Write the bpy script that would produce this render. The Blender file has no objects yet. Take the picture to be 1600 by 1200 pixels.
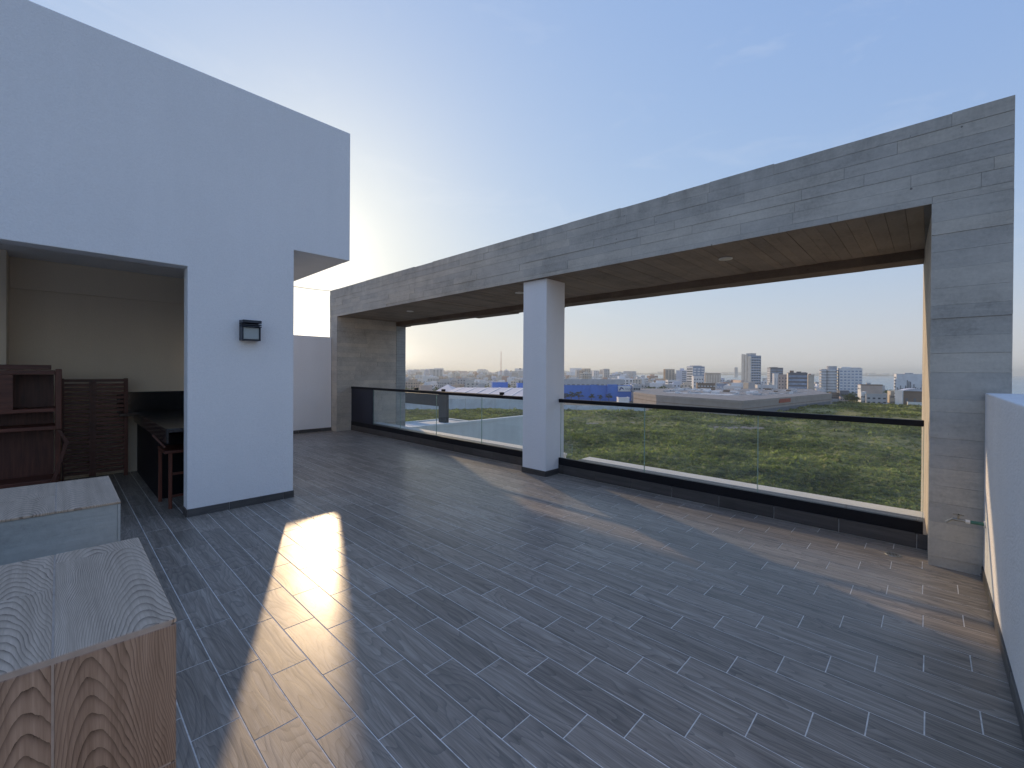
import bpy, bmesh, math, random
import numpy as np
from mathutils import Vector, Matrix
random.seed(7); rng = np.random.default_rng(7)
R = math.radians
scene = bpy.context.scene
C = scene.collection

# ------------------------------------------------------------------ camera
CX, CY, FP = 800.2, 584.2, 680.2            # principal point and focal length in pixels of a 1600 wide frame
YAW, PITCH, ROLL, EYE = R(43.829), R(-0.286), R(0.349), 1.5
_F = Vector((math.cos(YAW) * math.cos(PITCH), math.sin(YAW) * math.cos(PITCH), math.sin(PITCH)))
_R0 = Vector((math.sin(YAW), -math.cos(YAW), 0)); _U0 = _R0.cross(_F)
_R = _R0 * math.cos(ROLL) + _U0 * math.sin(ROLL); _U = -_R0 * math.sin(ROLL) + _U0 * math.cos(ROLL)
cam_d = bpy.data.cameras.new('camera'); cam = bpy.data.objects.new('camera', cam_d); C.objects.link(cam)
m = Matrix((_R, _U, -_F)).transposed().to_4x4(); m.translation = Vector((0, 0, EYE)); cam.matrix_world = m
cam_d.sensor_width = 36; cam_d.lens = 36 * FP / 1600
cam_d.shift_y = (CY - 600) / 1600; cam_d.clip_start = 0.05; cam_d.clip_end = 40000
scene.camera = cam
def ray(px, py): return _F + (px - CX) / FP * _R - (py - CY) / FP * _U
def at(px, py, D): return ray(px, py) * D + Vector((0, 0, EYE))
def on_axis(px, py, ax, v):
    d = ray(px, py); o = Vector((0, 0, EYE)); return o + d * ((v - o[ax]) / d[ax])

# ------------------------------------------------------------------ light
SUN_AZ, SUN_EL = R(67.0), R(18.5)           # azimuth measured from +X towards +Y
world = bpy.data.worlds.new('World'); scene.world = world; world.use_nodes = True
nt = world.node_tree; nt.nodes.clear()
wo = nt.nodes.new('ShaderNodeOutputWorld'); bg = nt.nodes.new('ShaderNodeBackground')
sky = nt.nodes.new('ShaderNodeTexSky'); sky.sky_type = 'NISHITA'; sky.sun_disc = False
sky.sun_elevation = SUN_EL; sky.sun_rotation = R(90) - SUN_AZ
sky.air_density = 1.5; sky.dust_density = 1.0; sky.ozone_density = 3.0; sky.altitude = 0
bg.inputs['Strength'].default_value = 0.15
# the phone compresses the sky's huge range; the same curve is applied to the whole dome
sep = nt.nodes.new('ShaderNodeSeparateColor'); com = nt.nodes.new('ShaderNodeCombineColor'); nt.links.new(sky.outputs[0], sep.inputs[0])
for i_, (g_, a_) in enumerate(((.430, .176), (.370, .229), (.160, .43))):
    pw = nt.nodes.new('ShaderNodeMath'); pw.operation = 'POWER'; pw.inputs[1].default_value = g_; nt.links.new(sep.outputs[i_], pw.inputs[0])
    ml = nt.nodes.new('ShaderNodeMath'); ml.operation = 'MULTIPLY'; ml.inputs[1].default_value = a_ / .15; nt.links.new(pw.outputs[0], ml.inputs[0])
    su = nt.nodes.new('ShaderNodeMath'); su.operation = 'DIVIDE'; su.inputs[1].default_value = 30; nt.links.new(sep.outputs[0], su.inputs[0])
    mxx = nt.nodes.new('ShaderNodeMath'); mxx.operation = 'POWER'; mxx.inputs[1].default_value = 8; nt.links.new(su.outputs[0], mxx.inputs[0])
    ad = nt.nodes.new('ShaderNodeMath'); ad.operation = 'MULTIPLY_ADD'; ad.inputs[1].default_value = (1.3, 1.15, .9)[i_] / .15; nt.links.new(mxx.outputs[0], ad.inputs[0]); nt.links.new(ml.outputs[0], ad.inputs[2])
    nt.links.new(ad.outputs[0], com.inputs[i_])
# thin high cloud, only a little brighter than the sky behind it
tc = nt.nodes.new('ShaderNodeTexCoord'); mp = nt.nodes.new('ShaderNodeMapping'); mp.inputs['Scale'].default_value = (2.2, 2.2, 7.0)
mp.inputs['Rotation'].default_value = (R(18), R(-12), R(30))
n1 = nt.nodes.new('ShaderNodeTexNoise'); n1.inputs['Scale'].default_value = 1.7; n1.inputs['Detail'].default_value = 9; n1.inputs['Roughness'].default_value = .62; n1.inputs['Distortion'].default_value = .9
rp = nt.nodes.new('ShaderNodeMapRange'); rp.inputs[1].default_value = .56; rp.inputs[2].default_value = .80; rp.inputs[3].default_value = 0; rp.inputs[4].default_value = .32
mixc = nt.nodes.new('ShaderNodeMixRGB'); mixc.blend_type = 'MIX'
hs = nt.nodes.new('ShaderNodeHueSaturation'); hs.inputs['Saturation'].default_value = .45; hs.inputs['Value'].default_value = 1.12
nt.links.new(tc.outputs['Generated'], mp.inputs[0]); nt.links.new(mp.outputs[0], n1.inputs['Vector']); nt.links.new(n1.outputs[0], rp.inputs[0])
nt.links.new(rp.outputs[0], mixc.inputs[0]); # warm dusty layer hugging the horizon all the way round
sx = nt.nodes.new('ShaderNodeSeparateXYZ'); nt.links.new(tc.outputs['Generated'], sx.inputs[0])
ab = nt.nodes.new('ShaderNodeMath'); ab.operation = 'ABSOLUTE'; nt.links.new(sx.outputs[2], ab.inputs[0])
dv = nt.nodes.new('ShaderNodeMath'); dv.operation = 'MULTIPLY'; dv.inputs[1].default_value = -1 / .14; nt.links.new(ab.outputs[0], dv.inputs[0])
ex = nt.nodes.new('ShaderNodeMath'); ex.operation = 'EXPONENT'; nt.links.new(dv.outputs[0], ex.inputs[0])
wt = nt.nodes.new('ShaderNodeMath'); wt.operation = 'MULTIPLY'; wt.inputs[1].default_value = .75; nt.links.new(ex.outputs[0], wt.inputs[0])
du = nt.nodes.new('ShaderNodeMixRGB'); du.inputs[2].default_value = (3.45, 3.35, 3.0, 1); nt.links.new(wt.outputs[0], du.inputs[0]); nt.links.new(com.outputs[0], du.inputs[1])
nt.links.new(du.outputs[0], mixc.inputs[1]); nt.links.new(du.outputs[0], hs.inputs['Color']); nt.links.new(hs.outputs[0], mixc.inputs[2])
nt.links.new(mixc.outputs[0], bg.inputs[0]); nt.links.new(bg.outputs[0], wo.inputs[0])
sd = bpy.data.lights.new('sun', 'SUN'); sd.energy = 2.0; sd.angle = R(1.0); sd.color = (1.0, .71, .42)
so = bpy.data.objects.new('sun', sd); C.objects.link(so)
sdir = Vector((math.cos(SUN_AZ) * math.cos(SUN_EL), math.sin(SUN_AZ) * math.cos(SUN_EL), math.sin(SUN_EL)))
so.rotation_euler = (-sdir).to_track_quat('-Z', 'Y').to_euler(); so.location = (0, 0, 30)
vs = scene.view_settings; vs.view_transform = 'Standard'; vs.look = 'None'; vs.gamma = 1; vs.use_curve_mapping = False; vs.exposure = 0.52
scene.cycles.use_denoising = True
scene.cycles.max_bounces = 10; scene.cycles.transparent_max_bounces = 16; scene.cycles.volume_bounces = 0
scene.cycles.sample_clamp_indirect = 6

# ------------------------------------------------------------------ materials
def mat(name, col=(.5, .5, .5), rough=.6, metal=0, spec=.5):
    mt = bpy.data.materials.new(name); mt.use_nodes = True
    b = mt.node_tree.nodes['Principled BSDF']
    b.inputs['Base Color'].default_value = (*col, 1); b.inputs['Roughness'].default_value = rough
    b.inputs['Metallic'].default_value = metal; b.inputs['Specular IOR Level'].default_value = spec
    return mt, mt.node_tree, b
def N(t, kind, **kw):
    n = t.nodes.new('ShaderNode' + kind)
    for k, v in kw.items():
        if k in n.inputs.keys(): n.inputs[k].default_value = v
        else: setattr(n, k, v)
    return n
def lk(t, a, b): t.links.new(a, b)
def ramp(t, src, stops):
    r = t.nodes.new('ShaderNodeValToRGB'); e = r.color_ramp.elements
    while len(e) < len(stops): e.new(.5)
    for i, (p, c) in enumerate(stops):
        e[i].position = p; e[i].color = (*c, 1) if len(c) == 3 else c
    lk(t, src, r.inputs[0]); return r.outputs[0]
def mixrgb(t, f, a, b, mode='MIX'):
    n = N(t, 'MixRGB'); n.blend_type = mode
    for i, v in enumerate((f, a, b)):
        if hasattr(v, 'is_output'): lk(t, v, n.inputs[i])
        elif i == 0: n.inputs[0].default_value = v
        else: n.inputs[i].default_value = (*v, 1)
    return n.outputs[0]
def math_(t, op, a, b=None, c=None):
    n = N(t, 'Math'); n.operation = op
    for i, v in enumerate((a, b, c)):
        if v is None: continue
        if hasattr(v, 'is_output'): lk(t, v, n.inputs[i])
        else: n.inputs[i].default_value = v
    return n.outputs[0]
def bump(t, b, h, strength=.3, dist=.01):
    n = N(t, 'Bump'); n.inputs['Strength'].default_value = strength; n.inputs['Distance'].default_value = dist
    lk(t, h, n.inputs['Height']); lk(t, n.outputs[0], b.inputs['Normal']); return n
def noise(t, vec, scale, detail=4, rough=.55, dist=0, dim='3D', w=None):
    n = N(t, 'TexNoise'); n.noise_dimensions = dim; n.inputs['Scale'].default_value = scale; n.inputs['Detail'].default_value = detail
    n.inputs['Roughness'].default_value = rough; n.inputs['Distortion'].default_value = dist
    if vec is not None: lk(t, vec, n.inputs['Vector'])
    if w is not None: lk(t, w, n.inputs['W'])
    return n.outputs[0]
def mapv(t, vec, scale=(1, 1, 1), loc=(0, 0, 0), rot=(0, 0, 0)):
    n = N(t, 'Mapping'); n.inputs['Scale'].default_value = scale; n.inputs['Location'].default_value = loc; n.inputs['Rotation'].default_value = rot
    lk(t, vec, n.inputs[0]); return n.outputs[0]
def seed(t):
    oi = N(t, 'ObjectInfo'); g = N(t, 'NewGeometry')
    return math_(t, 'FRACT', math_(t, 'ADD', math_(t, 'MULTIPLY', oi.outputs['Random'], 7.31), math_(t, 'MULTIPLY', g.outputs['Random Per Island'], 5.17)))

def stucco(name, col, relief=.25, dirt=.10):
    mt, t, b = mat(name, col, .85, spec=.25); p = N(t, 'NewGeometry').outputs['Position']
    big = noise(t, p, .7, 5, .6); drip = noise(t, mapv(t, p, (3, 3, .35)), 1.4, 4)
    k = math_(t, 'MULTIPLY', math_(t, 'ADD', big, drip), .5)
    c = ramp(t, k, [(.3, tuple(x * (1 - dirt) for x in col)), (.62, col)])
    # fine roller texture
    f = noise(t, p, 60, 3, .75); f2 = noise(t, p, 9, 4, .6)
    c = mixrgb(t, math_(t, 'MULTIPLY', ramp(t, f, [(.40, (0, 0, 0)), (.62, (1, 1, 1))]), .14), c, tuple(x * .70 for x in col))
    lk(t, c, b.inputs['Base Color'])
    bump(t, b, math_(t, 'ADD', f, math_(t, 'MULTIPLY', f2, .8)), min(1, relief * 1.8), .008); return mt
M_white = stucco('white_stucco', (.88, .88, .885), .35, .05)
M_white_par = stucco('white_parapet_stucco', (.86, .86, .86), .7, .08)
M_cream = stucco('cream_plaster', (.88, .75, .58), .2, .08)
M_wing = stucco('weathered_white_plaster', (.76, .79, .76), .3, .22)

def concrete(name, col, axis):
    # axis = the direction the boards run in: grain is stretched along it
    mt, t, b = mat(name, col, .8, spec=.3); p = N(t, 'NewGeometry').outputs['Position']; s = seed(t)
    sc = {'x': (1.6, 12, 12), 'y': (12, 1.6, 12), 'z': (12, 12, 1.6)}[axis]
    cb = N(t, 'CombineXYZ'); [lk(t, math_(t, 'MULTIPLY', s, 13.7), cb.inputs[i]) for i in range(3)]
    pv = N(t, 'VectorMath'); pv.operation = 'ADD'; lk(t, p, pv.inputs[0]); lk(t, cb.outputs[0], pv.inputs[1])
    grain = noise(t, mapv(t, pv.outputs[0], sc), 2.2, 6, .65); blot = noise(t, p, 1.9, 6, .6); fine = noise(t, p, 40, 5, .7)
    k = math_(t, 'ADD', math_(t, 'MULTIPLY', grain, .22), math_(t, 'ADD', math_(t, 'MULTIPLY', blot, .5), math_(t, 'MULTIPLY', fine, .28)))
    lo = tuple(x * .62 for x in col); hi = tuple(min(1, x * 1.25) for x in col)
    c = ramp(t, k, [(.32, lo), (.5, col), (.68, hi)])
    tint = ramp(t, s, [(0, (.90, .91, .93)), (.5, (1, 1, 1)), (1, (1.09, 1.07, 1.04))])
    c = mixrgb(t, 1, c, tint, 'MULTIPLY')
    v = N(t, 'TexVoronoi'); v.inputs['Scale'].default_value = 5.5; lk(t, p, v.inputs['Vector'])
    hole = math_(t, 'LESS_THAN', v.outputs['Distance'], .045)
    # rain stains running down from the top edge and paler lime patches
    sx_ = N(t, 'SeparateXYZ'); lk(t, p, sx_.inputs[0]); edge = N(t, 'MapRange'); lk(t, sx_.outputs[2], edge.inputs[0]); edge.inputs[1].default_value = 3.20; edge.inputs[2].default_value = 3.53
    st = math_(t, 'MULTIPLY', edge.outputs[0], ramp(t, noise(t, mapv(t, p, (5, 5, .8)), 1.5, 5, .65), [(.38, (0, 0, 0)), (.7, (1, 1, 1))]))
    c = mixrgb(t, math_(t, 'MULTIPLY', st, .55), c, tuple(x * .45 for x in col))
    c = mixrgb(t, ramp(t, noise(t, mapv(t, p, (1, 1, 1.6)), 3.3, 6, .7), [(.54, (0, 0, 0)), (.72, (.35, .35, .35))]), c, tuple(min(1, x * 1.35) for x in col))
    c = mixrgb(t, math_(t, 'MULTIPLY', hole, .7), c, (.06, .055, .05))
    lk(t, c, b.inputs['Base Color'])
    bump(t, b, math_(t, 'SUBTRACT', math_(t, 'ADD', grain, math_(t, 'MULTIPLY', fine, .5)), hole), .45, .006); return mt
CC = (.50, .465, .405)
M_conc_y = concrete('board_marked_concrete', CC, 'y'); M_conc_x = concrete('board_marked_concrete_soffit', (.27, .22, .175), 'x')  # soffit concrete darkened against strong bounce light, so its shade sits in the colour
M_conc_z = concrete('cast_concrete', CC, 'z')
M_conc_joint = concrete('concrete_joint', (.20, .19, .18), 'y')
M_conc_lip = concrete('dark_concrete_lip', (.17, .13, .10), 'y')  # the lip gets a darker brown than the other portal concrete
M_render = concrete('grey_cement_render', (.36, .38, .37), 'x')

def wood_tile(name, stops, along, ring=9.0, ringc=.5, rough=.4, stretch=.16, across=1.0, relief=.25, tint=.18, lo=(.3, .3, .3), fleck=0):
    """wood-look ceramic: growth lines are contours of a stretched noise, fibres are a very stretched fine noise"""
    mt, t, b = mat(name, stops[1][1], rough); p = N(t, 'NewGeometry').outputs['Position']; s = seed(t)
    cb = N(t, 'CombineXYZ'); lk(t, math_(t, 'MULTIPLY', s, 31.0), cb.inputs[0]); lk(t, math_(t, 'MULTIPLY', s, 17.0), cb.inputs[1]); lk(t, math_(t, 'MULTIPLY', s, 23.0), cb.inputs[2])
    pv = N(t, 'VectorMath'); pv.operation = 'ADD'; lk(t, p, pv.inputs[0]); lk(t, cb.outputs[0], pv.inputs[1]); pv = pv.outputs[0]
    ax = {'y': (1, stretch, 1), 'z': (1, 1, stretch), 'x': (stretch, 1, 1)}[along]
    fx = {'y': (1, .03, 1), 'z': (1, 1, .03), 'x': (.03, 1, 1)}[along]
    field = noise(t, mapv(t, pv, tuple(a * across for a in ax)), 5.0, 2.5, .45, .25)
    rings = math_(t, 'FRACT', math_(t, 'MULTIPLY', field, ring))
    line = math_(t, 'POWER', rings, 3.0)                       # soft on one side, sharp on the other, like late wood
    fib = noise(t, mapv(t, pv, fx), 260, 3, .6); streak = noise(t, mapv(t, pv, fx), 28, 4, .65)
    k = math_(t, 'ADD', math_(t, 'MULTIPLY', streak, .62), math_(t, 'MULTIPLY', fib, .38))
    c = ramp(t, k, stops)
    c = mixrgb(t, math_(t, 'MULTIPLY', line, ringc), c, lo)
    c = mixrgb(t, 1, c, ramp(t, s, [(0, (1 - tint,) * 3), (1, (1 + tint,) * 3)]), 'MULTIPLY')
    lk(t, c, b.inputs['Base Color'])
    cloud = noise(t, p, 3.1, 5, .6)
    rr = math_(t, 'ADD', rough - .10, math_(t, 'ADD', math_(t, 'MULTIPLY', cloud, .14), math_(t, 'MULTIPLY', streak, .08)))
    lk(t, rr, b.inputs['Roughness'])
    bump(t, b, math_(t, 'SUBTRACT', math_(t, 'MULTIPLY', k, .9), math_(t, 'MULTIPLY', line, .5)), relief, .002)
    return mt
M_tile = wood_tile('charcoal_wood_look_tile', [(.32, (.15, .128, .104)), (.5, (.285, .245, .203)), (.68, (.44, .385, .325))], 'y', ring=24, ringc=.5, rough=.48, lo=(.085, .08, .075), relief=.4, tint=.14)
for M_, cw_ in ((M_tile, .34),):
    b = M_.node_tree.nodes['Principled BSDF']; b.inputs['Coat Weight'].default_value = cw_; b.inputs['Specular IOR Level'].default_value = .28; b.inputs['Coat Roughness'].default_value = .25; b.inputs['Coat IOR'].default_value = 1.5
M_skirt_y = wood_tile('dark_skirting_tile', [(.3, (.045, .040, .038)), (.5, (.075, .066, .060)), (.72, (.11, .098, .090))], 'y', ring=7, ringc=.3, rough=.42, lo=(.03, .028, .026))
M_skirt_x = wood_tile('dark_skirting_tile_cross', [(.3, (.050, .048, .050)), (.5, (.080, .078, .078)), (.72, (.11, .105, .10))], 'x', ring=7, ringc=.3, rough=.42, lo=(.035, .034, .034))
def cathedral_tile(name, lo, mid, hi, line, along, rough=.45):
    mt, t, b = mat(name, mid, rough); p = N(t, 'NewGeometry').outputs['Position']; s = seed(t)
    gen = N(t, 'TexCoord').outputs['Generated']; sg = N(t, 'SeparateXYZ'); lk(t, gen, sg.inputs[0]); sp_ = N(t, 'SeparateXYZ'); lk(t, p, sp_.inputs[0])
    cb = N(t, 'CombineXYZ'); [lk(t, math_(t, 'MULTIPLY', s, k_), cb.inputs[i]) for i, k_ in enumerate((31.0, 17.0, 23.0))]
    pv = N(t, 'VectorMath'); pv.operation = 'ADD'; lk(t, p, pv.inputs[0]); lk(t, cb.outputs[0], pv.inputs[1]); pv = pv.outputs[0]
    ax = {'y': (1, .25, 1), 'z': (1, 1, .25)}[along]; fx = {'y': (1, .03, 1), 'z': (1, 1, .03)}[along]
    u = math_(t, 'ADD', math_(t, 'SUBTRACT', sg.outputs[0], .5), math_(t, 'MULTIPLY', math_(t, 'SUBTRACT', s, .5), .7))
    wob = noise(t, mapv(t, pv, ax), 9, 3, .5); fine_w = noise(t, mapv(t, pv, tuple(a_ * (1 if a_ == 1 else .6) for a_ in ax)), 60, 3, .6)
    u = math_(t, 'ADD', u, math_(t, 'MULTIPLY', math_(t, 'SUBTRACT', wob, .5), .38))
    v = sp_.outputs[1 if along == 'y' else 2]
    f = math_(t, 'ADD', math_(t, 'MULTIPLY', math_(t, 'MULTIPLY', u, u), 44), math_(t, 'MULTIPLY', v, 27))
    f = math_(t, 'ADD', f, math_(t, 'ADD', math_(t, 'MULTIPLY', wob, 2.4), math_(t, 'MULTIPLY', fine_w, .4)))
    fr = math_(t, 'FRACT', f); ln = math_(t, 'POWER', math_(t, 'MULTIPLY', fr, math_(t, 'ADD', .55, math_(t, 'MULTIPLY', noise(t, mapv(t, pv, ax), 22, 4, .6), .8))), 3.4)
    fib = noise(t, mapv(t, pv, fx), 300, 3, .7); strk = noise(t, mapv(t, pv, fx), 45, 4, .65)
    k = math_(t, 'ADD', math_(t, 'MULTIPLY', strk, .55), math_(t, 'MULTIPLY', fib, .45))
    c = ramp(t, k, [(.32, lo), (.5, mid), (.68, hi)])
    lm = N(t, 'Math'); lm.operation = 'MULTIPLY'; lm.use_clamp = True; lk(t, ln, lm.inputs[0]); lk(t, math_(t, 'ADD', .25, math_(t, 'MULTIPLY', fib, 1.2)), lm.inputs[1]); c = mixrgb(t, lm.outputs[0], c, line); lk(t, c, b.inputs['Base Color'])
    bump(t, b, math_(t, 'SUBTRACT', k, math_(t, 'MULTIPLY', ln, .5)), .35, .0012); return mt
M_ash_top = cathedral_tile('ash_wood_look_tile_top', (.37, .285, .21), (.50, .39, .29), (.62, .49, .375), (.09, .062, .044), 'y')
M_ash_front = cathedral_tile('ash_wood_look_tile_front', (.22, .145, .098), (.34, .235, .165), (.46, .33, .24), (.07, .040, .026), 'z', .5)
if 0: M_ash_top = wood_tile('ash_wood_look_tile_top', [(.3, (.36, .30, .25)), (.5, (.50, .43, .365)), (.7, (.62, .54, .465))], 'y', ring=42, ringc=.72, rough=.45, stretch=.24, lo=(.10, .08, .066), tint=.08, relief=.5, across=.62)
if 0: M_ash_front = wood_tile('ash_wood_look_tile_front', [(.3, (.26, .17, .11)), (.5, (.40, .275, .19)), (.7, (.50, .37, .27))], 'z', ring=42, ringc=.75, rough=.5, stretch=.2, lo=(.09, .05, .03), tint=.06, relief=.5, across=.62)
def simple(name, col, rough=.6, metal=0, spec=.5, var=.12, sc=6, relief=0):
    mt, t, b = mat(name, col, rough, metal, spec); p = N(t, 'NewGeometry').outputs['Position']
    n = noise(t, p, sc, 5, .6); c = ramp(t, n, [(.3, tuple(x * (1 - var) for x in col)), (.7, tuple(min(1, x * (1 + var)) for x in col))])
    lk(t, c, b.inputs['Base Color'])
    if relief: bump(t, b, noise(t, p, sc * 8, 4), relief, .004)
    return mt
M_grout = simple('cement_grout', (.74, .71, .66), .9, sc=20, var=.25)
M_tilegrout = simple('tile_joint_filler', (.40, .33, .27), .9, sc=30, var=.15)
M_black = simple('black_powder_coat', (.007, .007, .010), .5, 0, .25, .15, 3)
M_navy = simple('dark_navy_panel', (.012, .014, .030), .45, 0, .5, .1, 3)
M_coping = simple('white_painted_coping', (.80, .79, .76), .7, sc=5, var=.05)
M_steel = simple('dark_steel', (.035, .042, .045), .5, .2, sc=3, var=.2)
M_lampmetal = simple('dark_grey_lamp_metal', (.03, .038, .055), .4, .3, sc=12)
M_granite = simple('black_granite', (.018, .018, .020), .16, 0, .6, .5, 120)
M_plasticw = simple('white_plastic', (.72, .71, .68), .4, sc=4, var=.04)
M_brass = simple('tap_brass', (.35, .33, .28), .35, .9, sc=30)
M_pipe = simple('green_plastic_pipe', (.05, .16, .12), .45, sc=20)
M_chrome = simple('drain_metal', (.30, .31, .30), .55, .6, sc=40, var=.3)
M_cable = simple('cable_rubber', (.03, .03, .035), .6)
M_downlight = simple('downlight_lens', (.62, .58, .52), .35, var=.03)
mt, t, b = mat('frosted_lamp_glass', (.42, .47, .47), .35); M_frost = mt
b.inputs['Transmission Weight'].default_value = .15
bump(t, b, noise(t, N(t, 'NewGeometry').outputs['Position'], 160, 2), .15, .002)
def redwood(name, axis):
    mt, t, b = mat(name, (.1, .03, .02), .45); p = N(t, 'NewGeometry').outputs['Position']; s = seed(t)
    sc = {'x': (.08, 1, 1), 'y': (1, .08, 1), 'z': (1, 1, .08)}[axis]
    n = noise(t, mapv(t, p, sc), 40, 5, .6); c = ramp(t, n, [(.3, (.060, .018, .011)), (.7, (.16, .052, .033))])
    c = mixrgb(t, 1, c, ramp(t, s, [(0, (.75, .75, .75)), (1, (1.25, 1.2, 1.15))]), 'MULTIPLY')
    lk(t, c, b.inputs['Base Color']); bump(t, b, n, .3, .003); return mt
M_red_x = redwood('stained_red_wood', 'x'); M_red_z = redwood('stained_red_wood_upright', 'z'); M_red_y = redwood('stained_red_wood_deep', 'y')
def glass(name, tint=(.955, .98, .972), rough=0.0):
    mt = bpy.data.materials.new(name); mt.use_nodes = True; t = mt.node_tree; t.nodes.clear()
    o = N(t, 'OutputMaterial'); tr = N(t, 'BsdfTransparent'); tr.inputs[0].default_value = (*tint, 1)
    gl = N(t, 'BsdfGlossy'); gl.inputs['Roughness'].default_value = rough; gl.inputs['Color'].default_value = (.95, .97, 1, 1)
    fr = N(t, 'Fresnel'); fr.inputs['IOR'].default_value = 1.52; mx = N(t, 'MixShader')
    # film of dust on the pane
    p = N(t, 'NewGeometry').outputs['Position']; d = N(t, 'BsdfDiffuse'); d.inputs['Color'].default_value = (.7, .72, .72, 1)
    mx2 = N(t, 'MixShader'); dn = ramp(t, noise(t, mapv(t, p, (1, 1, 2.5)), 1.6, 6, .65), [(.35, (.012,) * 3), (.75, (.055,) * 3)])
    gg = N(t, 'NewGeometry'); ff = math_(t, 'MULTIPLY', fr.outputs[0], math_(t, 'SUBTRACT', 1.0, gg.outputs['Backfacing'])); lk(t, ff, mx.inputs[0]); lk(t, tr.outputs[0], mx.inputs[1]); lk(t, gl.outputs[0], mx.inputs[2])
    lk(t, dn, mx2.inputs[0]); lk(t, mx.outputs[0], mx2.inputs[1]); lk(t, d.outputs[0], mx2.inputs[2]); lk(t, mx2.outputs[0], o.inputs[0]); return mt
M_glass = glass('clear_safety_glass')
mt, t, b = mat('green_glass_edge', (.46, .64, .57), .15); M_gedge = mt
b.inputs['Transmission Weight'].default_value = .5

# ------------------------------------------------------------------ mesh helpers
class MB:
    def __init__(s): s.v = []; s.f = []; s.mi = []
    def box(s, a, b, m=0):
        (x0, y0, z0), (x1, y1, z1) = a, b
        if x0 > x1: x0, x1 = x1, x0
        if y0 > y1: y0, y1 = y1, y0
        if z0 > z1: z0, z1 = z1, z0
        i = len(s.v); s.v += [(x0, y0, z0), (x1, y0, z0), (x1, y1, z0), (x0, y1, z0), (x0, y0, z1), (x1, y0, z1), (x1, y1, z1), (x0, y1, z1)]
        s.f += [(i, i + 3, i + 2, i + 1), (i + 4, i + 5, i + 6, i + 7), (i, i + 1, i + 5, i + 4), (i + 1, i + 2, i + 6, i + 5), (i + 2, i + 3, i + 7, i + 6), (i + 3, i, i + 4, i + 7)]
        s.mi += [m] * 6; return s
    def bar(s, p, q, w, h=None, m=0):
        """a square bar from p to q"""
        h = h or w; p = Vector(p); q = Vector(q); d = (q - p).normalized()
        up = Vector((0, 0, 1)) if abs(d.z) < .95 else Vector((0, 1, 0))
        a = d.cross(up).normalized() * w / 2; b = a.cross(d).normalized() * h / 2; i = len(s.v)
        for o in (p, q): s.v += [tuple(o - a - b), tuple(o + a - b), tuple(o + a + b), tuple(o - a + b)]
        s.f += [(i + 3, i + 2, i + 1, i), (i + 4, i + 5, i + 6, i + 7)] + [(i + k, i + (k + 1) % 4, i + 4 + (k + 1) % 4, i + 4 + k) for k in range(4)]
        s.mi += [m] * 6; return s
    def cyl(s, p, q, r, n=12, r2=None, m=0):
        p = Vector(p); q = Vector(q); d = (q - p).normalized(); r2 = r if r2 is None else r2
        a = d.orthogonal().normalized(); b = d.cross(a); i = len(s.v)
        for o, rr in ((p, r), (q, r2)):
            for k in range(n):
                th = 2 * math.pi * k / n; s.v.append(tuple(o + (a * math.cos(th) + b * math.sin(th)) * rr))
        s.f += [tuple(i + n - 1 - k for k in range(n)), tuple(i + n + k for k in range(n))] + [(i + k, i + (k + 1) % n, i + n + (k + 1) % n, i + n + k) for k in range(n)]
        s.mi += [m] * (n + 2); return s
    def prism(s, pts, z0, z1, m=0, mtop=None):
        """pts counter-clockwise seen from above"""
        n = len(pts); i = len(s.v); s.v += [(x, y, z0) for x, y in pts] + [(x, y, z1) for x, y in pts]
        s.f += [tuple(i + n - 1 - k for k in range(n)), tuple(i + n + k for k in range(n))] + [(i + k, i + (k + 1) % n, i + n + (k + 1) % n, i + n + k) for k in range(n)]
        s.mi += [m, m if mtop is None else mtop] + [m] * n; return s
    def extr_y(s, pts, y0, y1, m=0):
        """outline in x,z extruded along y"""
        n = len(pts); i = len(s.v); s.v += [(x, y0, z) for x, z in pts] + [(x, y1, z) for x, z in pts]
        s.f += [tuple(i + k for k in range(n)), tuple(i + 2 * n - 1 - k for k in range(n))] + [(i + (k + 1) % n, i + k, i + n + k, i + n + (k + 1) % n) for k in range(n)]
        s.mi += [m] * (n + 2); return s
    def build(s, name, mats, parent=None, bevel=0, smooth=False, local=False, seg=2):
        me = bpy.data.meshes.new(name); off = parent.location if (parent is not None and not local) else Vector((0, 0, 0))
        if parent is not None and parent.parent is not None and not local: off = parent.location + parent.parent.location
        me.from_pydata([(x - off[0], y - off[1], z - off[2]) for x, y, z in s.v], [], s.f)
        if not isinstance(mats, (list, tuple)): mats = [mats]
        for q in mats: me.materials.append(q)
        me.polygons.foreach_set('material_index', s.mi)
        if smooth: me.polygons.foreach_set('use_smooth', [True] * len(s.f))
        bm = bmesh.new(); bm.from_mesh(me); bmesh.ops.recalc_face_normals(bm, faces=bm.faces)
        if bevel: bmesh.ops.bevel(bm, geom=[e for e in bm.edges if e.is_manifold and e.calc_face_angle(0) > .5], offset=bevel, segments=seg, profile=.5, affect='EDGES', clamp_overlap=True)
        bm.to_mesh(me); bm.free(); me.update()
        o = bpy.data.objects.new(name, me); C.objects.link(o)
        if parent is not None: o.parent = parent
        return o
def box(a, b): return MB().box(a, b)
def thing(name, label, cat, loc=(0, 0, 0), rz=0, group=None):
    o = bpy.data.objects.new(name, None); C.objects.link(o); o.location = loc; o.rotation_euler = (0, 0, rz)
    o.empty_display_size = .1; tag(o, label, cat, group); return o
def tag(o, label, cat, group=None):
    o['label'] = label; o['category'] = cat
    if group: o['group'] = group
    return o
def kind(o, k): o['kind'] = k; return o
def instance(me, name, loc, parent, rz=0):
    o = bpy.data.objects.new(name, me); C.objects.link(o); o.location = loc; o.rotation_euler = (0, 0, rz)
    if parent is not None: o.parent = parent
    return o
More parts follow.
